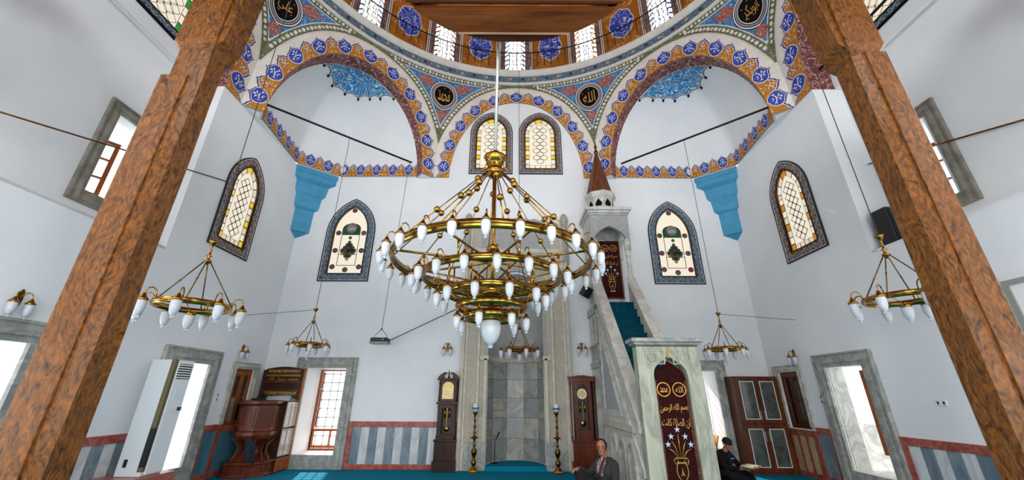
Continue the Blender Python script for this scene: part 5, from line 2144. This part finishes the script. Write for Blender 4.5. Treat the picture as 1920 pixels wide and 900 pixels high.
        m.prism(top, y0 - .0, 0, 0, 'y')
        m.build('hood', mat, root)
        bx('cornice', .27 * k, 1.85, 1.885, -.01)
        m = MB()
        m.lathe([(.03, 1.88), (.02, 1.92), (.035, 1.95), (.012, 1.98), (.0, 2.06)], 10, 0, (0, y0 + .05, 0))
        m.tube([(-.07, y0 + .05, 1.89), (-.05, y0 + .05, 1.94), (0, y0 + .05, 1.92)], [.008, .006, .01], 6)
        m.tube([(.07, y0 + .05, 1.89), (.05, y0 + .05, 1.94), (0, y0 + .05, 1.92)], [.008, .006, .01], 6)
        m.build('finial', PLASW, root)
    return root


clock((-1.52, D - .03, 0), 'dark walnut longcase clock with swan neck top left of the niche', .50, DARKW, 'A')
clock((1.47, D - .03, .0), 'reddish mahogany longcase clock with tall glass door right of the niche', .56, MAHOG, 'B')

# ------------------------------------------------------------------ candlesticks and microphone
for x, y, lab in ((-.885, 9.08, 'left'), (.86, 9.02, 'right')):
    root = thing('candlestick', 'tall turned brass candlestick at the %s foot of the niche' % lab, 'candlestick', (x, y, 0), 0, 'brass candlesticks before the niche')
    m = MB()
    m.box(-.085, .085, -.085, .085, 0, .05)
    m.lathe([(.085, .05), (.07, .07), (.05, .10), (.03, .13)], 16)
    m.build('foot', BRASS, root, bevel=.006)
    m = MB()
    prof = [(.028, .12), (.05, .16), (.055, .20), (.03, .24), (.022, .28), (.04, .31), (.055, .36), (.06, .40), (.03, .45), (.022, .49), (.035, .51), (.022, .54), (.02, .60), (.034, .63), (.08, .645), (.08, .655), (.03, .67), (.022, .72), (.036, .75), (.022, .78), (.02, .84), (.034, .87), (.02, .90), (.02, .96), (.034, .99), (.02, 1.02), (.022, 1.08), (.045, 1.12), (.05, 1.15)]
    m.lathe(prof, 16)
    m.build('turned_stem', BRASSD, root)
    m = MB()
    m.lathe([(.045, 1.15), (.062, 1.17), (.07, 1.23), (.066, 1.29), (.05, 1.32), (.0, 1.325)], 16)
    m.build('glass_globe', pm('grey_glass_globe', (190, 200, 206), .12, spec=.8), root)
    m = MB()
    m.lathe([(.071, 1.20), (.0725, 1.22), (.071, 1.24)], 16, cap=False)
    m.build('blue_band', pm('blue_grey_band', (70, 86, 104), .4), root)
mic = thing('microphone_stand', 'black microphone on a slim stand inside the niche', 'microphone', (-.47, 9.62, .10))
m = MB()
m.lathe([(.09, 0), (.09, .012), (.02, .025), (.0, .03)], 16)
m.build('base', IRON, mic)
m = MB()
m.tube([(0, 0, .02), (0, 0, .42), (.05, -.02, .52)], .008, 6)
m.build('pole', IRON, mic)
m = MB()
m.tube([(.045, -.02, .50), (.075, -.03, .58), (.09, -.035, .62)], [.012, .018, .022], 8)
m.build('capsule', BLACKP, mic)

# ------------------------------------------------------------------ carved preaching chair (kursu)
kx, ky = -5.36, 8.80
kur = thing('preaching_chair', 'glossy carved mahogany preaching chair with gold calligraphy back', 'pulpit', (kx, ky, 0))


def oct_(r, rot=pi / 8):
    return [(r * cos(rot + 2 * pi * i / 8), r * sin(rot + 2 * pi * i / 8)) for i in range(8)]


def tier(nm, prof, mat=MAHOG):
    m = MB()
    m.lathe(prof, 8, 0, smooth=False)
    m.M = Matrix.Identity(4)
    R = Matrix.Rotation(pi / 8, 4, 'Z')
    m.v = [R @ v for v in m.v]
    return m.build(nm, mat, kur, bevel=.006)


tier('base', [(.50, 0), (.50, .04), (.47, .06), (.47, .20), (.49, .22), (.49, .26), (.0, .26)])
tier('waist', [(.33, .26), (.30, .30), (.22, .38), (.19, .46), (.20, .52), (.26, .58), (.32, .62)])
tier('bowl', [(.30, .60), (.40, .66), (.43, .72), (.43, .78), (.40, .80)])
tier('drum', [(.40, .80), (.395, .82), (.395, 1.26), (.41, 1.28)])
tier('rim', [(.41, 1.27), (.44, 1.30), (.44, 1.35), (.36, 1.36), (.34, 1.30)])
for i in range(8):
    a = 2 * pi * (i + .5) / 8 + pi / 8
    c = cos(pi / 8)
    m = MB()
    m.ring(rect(-.115, .115, .86, 1.22), rect(-.09, .09, .89, 1.19), -.012, 0)
    m.box(-.06, .06, -.008, 0, .93, 1.15)
    m.build('drum_panel', MAHOG, kur, (.395 * c * cos(a), .395 * c * sin(a), 0), a + pi / 2)
    m = MB()
    m.ring(rect(-.14, .14, .075, .185), rect(-.115, .115, .095, .165), -.01, 0)
    m.build('base_panel', arab('carved_mahogany', (70, 26, 14), (128, 60, 34), 24, 6, .18, .3, .6), kur, (.47 * c * cos(a), .47 * c * sin(a), 0), a + pi / 2)
    # scrolled brackets between base and bowl
    m = MB()
    m.prism([(-.02, .26), (.10, .26), (.06, .34), (.02, .42), (.02, .50), (.08, .58), (.16, .64), (.16, .67), (-.02, .67)], -.018, .018, 0, 'y')
    a2 = 2 * pi * i / 8 + pi / 8
    m.build('scroll_bracket', MAHOG, kur, (.25 * cos(a2), .25 * sin(a2), 0), a2)
# seat box behind with its carved side, and the tall back
SX = .46
m = MB()
m.box(-.38, SX, .12, .56, 0, 1.34)
m.build('seat_box', DARKW, kur)
m = MB()
m.box(SX, SX + .03, .10, .57, .02, .22)
m.box(SX, SX + .045, .09, .57, .22, .26)
m.build('side_plinth', WINW, kur, bevel=.006)
PANL = arab('openwork_panel', (206, 196, 186), (140, 110, 96), 16, 6, .15, .15)  # pale ground: window light painted into the mahogany side
PALE = pm('window_lit_wood', (196, 178, 166), .12, coat=.6)  # mahogany coloured pale as if the window shone on it
for (z0, z1) in ((.30, .80), (.84, 1.32)):
    for (x0, x1) in ((.12, .325), (.335, .53)):
        m = MB()
        m.ring(rect(x0, x1, z0, z1), rect(x0 + .02, x1 - .02, z0 + .02, z1 - .02), -.03, 0)
        o = m.build('side_panel_frame', PALE, kur, (SX, 0, 0), pi / 2)
        m = MB()
        m.box(x0 + .02, x1 - .02, -.012, -.002, z0 + .02, z1 - .02)
        m.build('openwork_panel', PANL, o)
m = MB()
m.box(SX - .005, SX + .045, .53, .58, 0, 2.04)
m.build('stile', WINW, kur, bevel=.006)
m = MB()
m.box(-.42, -.37, .46, .58, 0, 2.0)
m.build('stile', DARKW, kur, bevel=.008)
m = MB()
bk = [(-.38, 1.34), (-.30, 1.36), (-.26, 1.44), (.10, 1.46), (.30, 1.46), (.36, 1.40), (.46, 1.36), (.46, 2.02)] + [(.46 - .84 * i / 10, 2.02 + .05 * sin(pi * i / 10)) for i in range(1, 10)] + [(-.38, 2.02)]
m.prism(bk, .50, .55, 0, 'y')
m.build('back_board', DARKW, kur)
m = MB()
for z in (1.90, 1.72, 1.55):
    m.box(-.38, .46, .47, .50, z, z + .03)
m.build('back_rails', MAHOG, kur)
GSC = arab('gilt_scroll', (46, 20, 12), (206, 168, 92), 20, 6, .22, .35)
for (x0, x1, z0, z1) in ((-.32, .41, 1.945, 2.005), (-.32, .41, 1.47, 1.54)):
    m = MB()
    m.box(x0, x1, .49, .50, z0, z1)
    m.build('gilt_band', GSC, kur)
m = MB()
for i in range(22):
    m.box(-.35 + i * .036, -.35 + i * .036 + .022, .485, .50, 1.86, 1.895)
m.build('gilt_dentils', GOLD, kur)
text_mesh('محمد رسول الله', lambda a, b: (.045 + a, .492, 1.80 + b), 'lettering', GOLD, .11, kur, width=.66)
m = MB()
m.tube([(-.16, .02, 1.36), (-.16, .02, 1.44), (-.10, .02, 1.50), (-.04, .02, 1.50)], .008, 6)
m.sphere((-.02, .02, 1.50), .02, 8, 6)
m.box(-.26, -.02, -.0, .12, 1.36, 1.40)
m.build('reading_lamp', BLACKP, kur)
m = MB()
m.box(.0, .03, -.40, -.385, .80, 1.30)
o = m.build('drape', pm('navy_cloth', (22, 26, 40), .8), kur)
bpy.data.objects.remove(o)
m = MB()
m.grid(lambda u, v: (.10 + .22 * u, -.40 - .02 * sin(u * 9) + .10 * v, .66 - .42 * v + .03 * sin(u * 7 + v * 3)), [i / 12 for i in range(13)], [i / 10 for i in range(11)])
o = m.build('hung_cloth', pm('navy_cloth', (20, 24, 38), .85))
so = o.modifiers.new('thickness', 'SOLIDIFY')
so.thickness = .012
o.location = (kx, ky - .07, 0)
tag(o, 'dark navy cloth hanging from the rim of the preaching chair', 'cloth')

# ------------------------------------------------------------------ air conditioner on its marble plinth
m = MB()
m.box(-W + .035, -5.22, 6.02, 6.74, 0, .40)
tag(m.build('plinth', REDM, bevel=.008), 'low red marble plinth under the air conditioner', 'plinth')
ac = thing('air_conditioner', 'tall white floor standing air conditioner by the left window', 'air conditioner', (-5.50, 6.38, .40))
m = MB()
m.box(-.17, .20, -.18, .19, 0, 1.58)
m.build('cabinet', ACW, ac, bevel=.015)
m = MB()
m.box(.14, .206, -.186, -.12, .06, 1.585)
m.build('olive_corner_strip', ACB, ac, bevel=.01)
m = MB()
m.box(.150, .210, -.188, -.14, .12, .62)
m.build('dark_inlet', BLACKP, ac, bevel=.004)
m = MB()
m.box(.19, .212, -.115, .185, .02, 1.56)
m.build('front_panel', PLASW, ac, bevel=.008)
m = MB()
m.box(.212, .216, -.10, .17, 1.30, 1.52)
lv = m.build('louvre_recess', BLACKP, ac)
for i in range(6):
    m = MB()
    m.box(.214, .228, -.10, .17, 1.312 + i * .036, 1.328 + i * .036)
    m.build('louvre', PLASW, ac)
m = MB()
m.box(.212, .222, -.115, .185, .84, .90)
m.build('label_bar', PLASW, ac)
m = MB()
m.box(.222, .226, .09, .16, .845, .895)
m.build('display', BLACKP, ac)
m = MB()
m.box(.212, .215, -.03, .14, 1.0, 1.16)
m.build('sticker', pm('pale_sticker', (214, 226, 232), .5), ac)
m = MB()
m.box(-.08, -.03, -.186, -.178, .12, .22)
m.build('socket', BLACKP, ac)

# ------------------------------------------------------------------ glazed bookcase
cab = thing('bookcase', 'tall brown bookcase with four white edged glass doors', 'cabinet', (4.80, 9.03, 0))
m = MB()
m.box(0, 1.0, .02, .38, 0, 1.90)
m.build('carcase', CABW, cab, bevel=.006)
CGL = marble('bookcase_glass', (44, 52, 50), (96, 96, 90), 3.0, 2.0, .5, .12, (84, 92, 86))
for i, (x0, x1) in enumerate(((.01, .495), (.505, .99))):
    for j, (z0, z1) in enumerate(((.05, .93), (.95, 1.88))):
        m = MB()
        m.box(x0, x1, -.005, .02, z0, z1)
        d = m.build('door', CABW, cab, bevel=.004)
        a, b = x0 + .11 + (.0 if i == 0 else -.05), x1 - .06 - (.0 if i == 0 else .05) + .0
        m = MB()
        m.ring(rect(a, b, z0 + .08, z1 - .08), rect(a + .014, b - .014, z0 + .094, z1 - .094), -.014, -.005)
        m.build('white_edging', PLASW, d)
        m = MB()
        m.box(a + .014, b - .014, -.009, -.005, z0 + .094, z1 - .094)
        m.build('glass', CGL, d)
        hx = x1 - .045 if i == 0 else x0 + .035
        m = MB()
        zc = (z1 - .22) if j == 0 else (z0 + .16)
        m.box(hx, hx + .012, -.03, -.005, zc - .09, zc + .09)
        m.build('handle', pm('satin_aluminium', (196, 196, 196), .35, .7), d)
# ------------------------------------------------------------------ loudspeakers, projector, sockets, notice board, book stand
sp = thing('loudspeaker', 'black loudspeaker tilted beside the minbar tower', 'loudspeaker', (1.70, 9.12, 3.83))
sp.rotation_euler = (radians(28), radians(20), radians(24))
m = MB()
m.cbox(0, 0, 0, .20, .22, .26)
m.build('cabinet', BLACKP, sp, bevel=.012)
m = MB()
m.cbox(0, -.115, 0, .17, .012, .23)
m.build('grille', pm('speaker_cloth', (26, 26, 28), .9, c2=(10, 10, 10), scale=120), sp)
m = MB()
m.tube([(0, .10, 0), (.02, .24, -.06)], .015, 6)
m.build('bracket', IRON, sp)
sp = thing('loudspeaker', 'black loudspeaker on the ledge behind the right pillar', 'loudspeaker', (6.16, 5.72, 3.76))
m = MB()
m.box(-.2, .2, -.14, .14, 0, .62)
m.build('cabinet', BLACKP, sp, bevel=.012)
m = MB()
m.box(-.17, .17, -.15, -.14, .03, .59)
m.build('grille', pm('speaker_cloth', (26, 26, 28), .9), sp)
pj = thing('ceiling_projector', 'small projector hanging on a long cable left of the chandelier', 'projector', (-3.08, 8.88, 2.54))
m = MB()
m.box(-.19, .19, -.12, .12, .04, .13)
m.build('body', BLACKP, pj, bevel=.02)
m = MB()
m.box(-.20, .20, -.13, .13, .0, .045)
m.build('tray', STEEL, pj, bevel=.006)
m = MB()
for s in (-1, 1):
    m.tube([(s * .19, 0, .05), (s * .12, 0, .20), (0, 0, .33)], .006, 5)
m.sphere((0, 0, .33), .02, 8, 6)
m.build('sling', IRON, pj)
m = MB()
m.lathe([(.035, 0), (.035, .03), (.0, .03)], 14, 0, (0, 0, 0))
for i in range(len(m.v)):
    v = m.v[i]
    m.v[i] = Vector((.10 + v.x, -.12 - v.z, .085 + v.y))
m.build('lens', STEEL, pj)
m = MB()
m.tube([(0, 0, .33), (.15, .05, 4.84)], .006, 5)
m.build('cable', CABLE, pj)
m = MB()
m.tube([(.18, .0, .06), (1.60, .50, .90)], .014, 6)
m.build('stay_rod', pm('blue_grey_tube', (100, 122, 130), .4, .5), pj)
for loc, rz, lab, w in (((W, 5.78, 1.42), -pi / 2, 'pair of white wall sockets near the right pillar', .16), ((W, 7.99, 1.44), -pi / 2, 'small white switch left of the right wall window', .08), ((-W, 8.12, 1.42), pi / 2, 'small white switch right of the air conditioner window', .08)):
    root = thing('wall_socket', lab, 'socket', loc, rz, 'switches and sockets on the walls')
    for i in range(2):
        m = MB()
        if w > .1:
            m.box(-w / 2 + i * w / 2 + .003, -w / 2 + (i + 1) * w / 2 - .003, -.012, 0, -.04, .04)
        else:
            m.box(-w / 2, w / 2, -.012, 0, -.08 + i * .085, -.08 + (i + 1) * .085 - .006)
        o = m.build('plate', PLASW, root, bevel=.003)
        m = MB()
        cx = (-w / 4 + i * w / 2) if w > .1 else 0
        cz = 0 if w > .1 else -.04 + i * .085
        m.cbox(cx, -.013, cz, .022, .004, .04)
        m.build('insert', BLACKP, o)
nb_ = thing('notice_board', 'white notice board in a grey frame at the right edge', 'notice board', (W, 0, 0), -pi / 2)
m = MB()
m.box(-4.62, -3.30, -.03, 0, 1.50, 2.88)
m.build('white_surround', PLASW, nb_, bevel=.006)
m = MB()
m.ring(rect(-4.50, -3.42, 1.62, 2.80), rect(-4.44, -3.48, 1.68, 2.74), -.06, -.03)
m.build('grey_frame', pm('grey_frame', (150, 150, 144), .5), nb_)
m = MB()
m.box(-4.44, -3.48, -.04, -.03, 1.68, 2.74)
m.build('sheet', pm('paper', (238, 238, 236), .8), nb_)
rh = thing('book_stand', 'folding yellow wood book stand in the window behind the reading man', 'book stand', (4.40, 9.62, .30))
for s in (-1, 1):
    m = MB()
    m.prism([(-.16, 0), (-.10, 0), (-.06, .06), (.06, .06), (.10, 0), (.16, 0), (.16, .40), (-.16, .40)], -.012, .012, 0, 'x')
    o = m.build('leaf', wood('yellow_wood', (176, 128, 52), (206, 160, 84), 4), rh, (0, 0, 0))
    o.rotation_euler = (0, radians(s * 20), 0)
    o.location = (-s * .06, 0, 0)

# ------------------------------------------------------------------ people
SKIN = pm('skin', (176, 118, 92), .55, c2=(160, 100, 78), scale=20)
HAIR = pm('dark_hair', (20, 16, 14), .7)


def figure(root, prims, mats, voxel=.009):
    """prims: (p0, p1, r0, r1, mat) tapered limbs or (centre, radii, mat) ellipsoids, fused into one body"""
    m = MB()
    for p in prims:
        if len(p) == 5:
            a, b = Vector(p[0]), Vector(p[1])
            n = 5
            m.tube([a.lerp(b, i / n) for i in range(n + 1)], [p[2] + (p[3] - p[2]) * i / n for i in range(n + 1)], 12)
            m.sphere(a, p[2] * .998, 12, 8)
            m.sphere(b, p[3] * .998, 12, 8)
        else:
            m.sphere(p[0], p[1], 16, 12)
    o = m.build('body', mats, root)
    md = o.modifiers.new('r', 'REMESH')
    md.mode, md.voxel_size, md.use_smooth_shade = 'VOXEL', voxel, True
    sm = o.modifiers.new('s', 'SMOOTH')
    sm.factor, sm.iterations = .5, 4
    bpy.context.view_layer.update()
    dg = bpy.context.evaluated_depsgraph_get()
    me = bpy.data.meshes.new_from_object(o.evaluated_get(dg))
    o.modifiers.clear()
    o.data = me
    me.materials.clear()
    for t in mats:
        me.materials.append(t)

    def dist(c, p):
        if len(p) == 5:
            a, b = Vector(p[0]), Vector(p[1])
            d = b - a
            t = max(0, min(1, (c - a).dot(d) / max(1e-9, d.length_squared)))
            return (c - a - d * t).length - (p[2] + (p[3] - p[2]) * t)
        q = c - Vector(p[0])
        r = p[1] if isinstance(p[1], tuple) else (p[1],) * 3
        l = sqrt((q.x / r[0]) ** 2 + (q.y / r[1]) ** 2 + (q.z / r[2]) ** 2)
        return (l - 1) * min(r)
    for f in me.polygons:
        c = f.center
        best = min(prims, key=lambda p: dist(c, p))
        f.material_index = best[-1]
        f.use_smooth = True
    return o


def hand(prims, w, d, across, up, mat, s=1, curl=.5):
    """palm, four fingers of unequal length and a thumb leaving the side of the palm"""
    w, d, across, up = Vector(w), Vector(d).normalized(), Vector(across).normalized(), Vector(up).normalized()
    k = .95
    for i, ln in enumerate((.066, .075, .070, .056)):
        o = across * ((i - 1.5) * .019 * k)
        b = w + d * .085 * k + o
        prims.append((w + d * .01 + o * .7, b, .014 * k, .012 * k, mat))
        q = b + (d * cos(curl * .6) - up * sin(curl * .6)) * ln * .5 * k
        prims.append((b, q, .0105 * k, .0095 * k, mat))
        e = q + (d * cos(curl * 1.6) - up * sin(curl * 1.6)) * ln * .5 * k
        prims.append((q, e, .0095 * k, .008 * k, mat))
    t0 = w + d * .03 - across * s * .028
    t1 = t0 + d * .035 - across * s * .03
    t2 = t1 + d * .035 - across * s * .006 - up * .01
    prims.append((t0, t1, .013 * k, .011 * k, mat))
    prims.append((t1, t2, .011 * k, .009 * k, mat))


def head(prims, c, M, mat, k=1.0):
    """skull, jaw, nose, brow, ears as fused volumes; M turns the head (faces -y)"""
    c = Vector(c)
    def P(x, y, z):
        return tuple(c + M @ Vector((x * k, y * k, z * k)))
    prims.append((P(0, .012, .03), (.074 * k, .086 * k, .084 * k), mat))
    prims.append((P(0, -.025, -.03), P(0, -.045, -.075), .056 * k, .034 * k, mat))
    prims.append((P(0, -.03, .0), (.058 * k, .055 * k, .06 * k), mat))
    prims.append((P(0, -.082, .012), P(0, -.103, -.022), .009 * k, .014 * k, mat))
    prims.append((P(-.03, -.074, .028), P(.03, -.074, .028), .012 * k, .012 * k, mat))
    prims.append((P(-.028, -.07, -.065), P(.028, -.07, -.065), .012 * k, .012 * k, mat))
    for s in (-1, 1):
        prims.append((P(s * .076, .012, .02), P(s * .074, .008, -.025), .014 * k, .010 * k, mat))
    return P


def face_bits(root, P, k=1.0):
    for s in (-1, 1):
        m = MB()
        m.sphere(P(s * .027, -.079, .010), .0075 * k, 8, 6)
        m.build('eye', pm('dark_eye', (24, 18, 16), .3), root)
        m = MB()
        m.tube([P(s * .014, -.088, .030), P(s * .032, -.086, .034), P(s * .050, -.074, .026)], [.004, .005, .003], 6)
        m.build('eyebrow', HAIR, root)
    m = MB()
    m.tube([P(-.022, -.080, -.050), P(0, -.088, -.048), P(.022, -.080, -.050)], [.003, .005, .003], 6)
    m.build('mouth', pm('lips', (130, 70, 62), .5), root)


JACK = pm('charcoal_tweed', (46, 46, 46), .9, c2=(64, 64, 62), scale=60, spec=.2)
TROU = pm('dark_brown_trousers', (38, 32, 30), .9, spec=.2)
SHIRT = arab('striped_shirt', (120, 50, 54), (200, 180, 176), 30, 3, .2)
man1 = thing('person', 'man in charcoal tweed jacket sitting on the carpet by the mahogany clock', 'person', (1.36, 6.86, 0), radians(-62))
pr = [((0, .06, .14), (.17, .15, .14), 1), ((0, .05, .18), (0, .02, .34), .145, .145, 0), ((-.07, .02, .40), (.07, .02, .40), .135, .135, 0),
      ((-.14, .03, .50), (.14, .03, .50), .085, .085, 0), ((-.10, .03, .545), (.10, .03, .545), .06, .06, 0), ((0, .0, .56), (0, -.015, .64), .055, .05, 2), ((0, -.045, .50), (0, -.06, .40), .085, .09, 3)]
# right leg (towards the viewer's left) with the knee drawn up, left leg folded flat
pr += [((-.10, .02, .13), (-.22, -.34, .36), .10, .075, 1), ((-.22, -.34, .36), (-.14, -.36, .07), .07, .05, 1), ((-.14, -.36, .06), (-.12, -.52, .045), .045, .035, 1)]
pr += [((.10, .0, .13), (.34, -.26, .14), .10, .075, 1), ((.34, -.26, .14), (.05, -.40, .08), .068, .05, 1), ((.05, -.40, .07), (-.04, -.48, .05), .042, .035, 1)]
pr += [((-.19, .03, .50), (-.27, -.10, .33), .062, .054, 0), ((-.27, -.10, .33), (-.23, -.33, .43), .052, .04, 0)]
pr += [((.19, .03, .50), (.28, -.06, .28), .062, .054, 0), ((.28, -.06, .28), (.20, -.26, .25), .052, .04, 0)]
hand(pr, (-.228, -.345, .435), (0, -.95, -.15), (1, 0, 0), (0, -.1, 1), 2, -1, .6)
hand(pr, (.195, -.27, .248), (-.35, -.85, -.1), (.85, -.3, 0), (0, -.1, 1), 2, 1, .5)
HM = (Matrix.Rotation(radians(40), 3, 'Z') @ Matrix.Rotation(radians(4), 3, 'X'))
P1 = head(pr, (0, -.045, .725), HM, 2, .98)
figure(man1, pr, [JACK, TROU, SKIN, SHIRT])
face_bits(man1, P1)
m = MB()
m.grid(lambda a, b: P1(.077 * cos(a) * cos(b), .020 + .090 * sin(a) * cos(b), .034 + .088 * sin(b)), [radians(-28 + 236 * i / 24) for i in range(25)], [radians(-32 + 106 * j / 10) for j in range(11)])
hr = m.build('hair', HAIR, man1)
hs = hr.modifiers.new('thickness', 'SOLIDIFY')
hs.thickness, hs.offset = .010, 1
m = MB()
for i in range(3):
    m.sphere((-.005 + .0 * i, -.145 - .004 * i, .52 - .045 * i), .008, 6, 5)
m.build('shirt_buttons', PLASW, man1)
for s in (-1, 1):
    m = MB()
    m.tube([(s * .055, -.035, .60), (s * .07, -.115, .52), (s * .045, -.15, .40), (s * .02, -.155, .33)], [.012, .020, .020, .010], 6)
    m.build('lapel', JACK, man1)

DARK = pm('black_clothes', (12, 12, 14), .9, c2=(20, 20, 22), scale=20, spec=.2)
NAVY = pm('navy_sweater', (24, 28, 44), .9, spec=.2)
man2 = thing('person', 'man in black clothes and knitted cap reading on the carpet before the bookcase', 'person', (4.03, 8.50, -.01), radians(36))
pr = [((0, .06, .13), (.17, .15, .13), 0), ((0, .06, .18), (0, .0, .32), .145, .14, 0), ((-.06, -.01, .38), (.06, -.01, .38), .13, .13, 0), ((-.15, -.0, .45), (.15, -.0, .45), .08, .08, 0),
      ((-.09, -.01, .49), (.09, -.01, .49), .055, .055, 0), ((0, -.04, .50), (0, -.075, .555), .052, .05, 2), ((0, -.10, .43), (0, -.10, .34), .065, .075, 1)]
pr += [((-.10, .0, .13), (-.34, -.26, .15), .10, .075, 0), ((-.34, -.26, .15), (-.03, -.40, .09), .068, .05, 0), ((.10, .0, .13), (.34, -.26, .15), .10, .075, 0), ((.34, -.26, .15), (.06, -.46, .08), .068, .05, 0)]
pr += [((-.20, .0, .45), (-.25, -.14, .27), .06, .052, 0), ((-.25, -.14, .27), (-.13, -.32, .25), .05, .038, 0), ((.20, .0, .45), (.25, -.14, .27), .06, .052, 0), ((.25, -.14, .27), (.13, -.32, .25), .05, .038, 0)]
hand(pr, (-.125, -.33, .25), (.45, -.85, .05), (.85, .45, 0), (0, 0, 1), 2, -1, .25)
hand(pr, (.125, -.33, .25), (-.45, -.85, .05), (.85, -.45, 0), (0, 0, 1), 2, 1, .25)
HM2 = Matrix.Rotation(radians(-8), 3, 'Z') @ Matrix.Rotation(radians(24), 3, 'X')
P2 = head(pr, (0, -.12, .63), HM2, 2, .95)
figure(man2, pr, [DARK, NAVY, SKIN])
face_bits(man2, P2, .95)
m = MB()
m.lathe([(.083, .028), (.086, .05), (.080, .085), (.06, .112), (.03, .125), (.0, .128)], 20, cap=False)
m.lathe([(.085, .022), (.089, .03), (.089, .05), (.085, .056)], 20, cap=False)
c2 = m
for i in range(len(c2.v)):
    v = c2.v[i]
    c2.v[i] = Vector(P2(v.x, .010 + v.y * 1.12, v.z + .0))
c2.build('knitted_cap', pm('black_knit', (10, 10, 12), .95, c2=(22, 22, 24), scale=70, bump=.4), man2)
m = MB()
m.box(-.06, .06, -.183, -.176, .385, .40)
m.build('chest_lettering', pm('pale_print', (150, 160, 180), .8), man2)
bk = thing('open_book', 'open book with tan cover held by the reading man', 'book', (4.08, 8.50, 0), radians(36))
for s in (-1, 1):
    m = MB()
    m.grid(lambda u, v: (s * u * .17, -.40 - .11 + v * .22, .272 + .02 * sin(min(1, u * 1.2) * pi) + .01 * u), [i / 8 for i in range(9)], [0, .5, 1])
    o = m.build('pages', pm('book_pages', (232, 220, 196), .8), bk)
    so = o.modifiers.new('t', 'SOLIDIFY')
    so.thickness = .014
m = MB()
m.box(-.18, .18, -.52, -.28, .252, .258)
m.build('cover', pm('tan_cover', (190, 128, 66), .6), bk)
for o, r in ((bk, radians(14)),):
    o.location = (4.10, 8.47, .015)
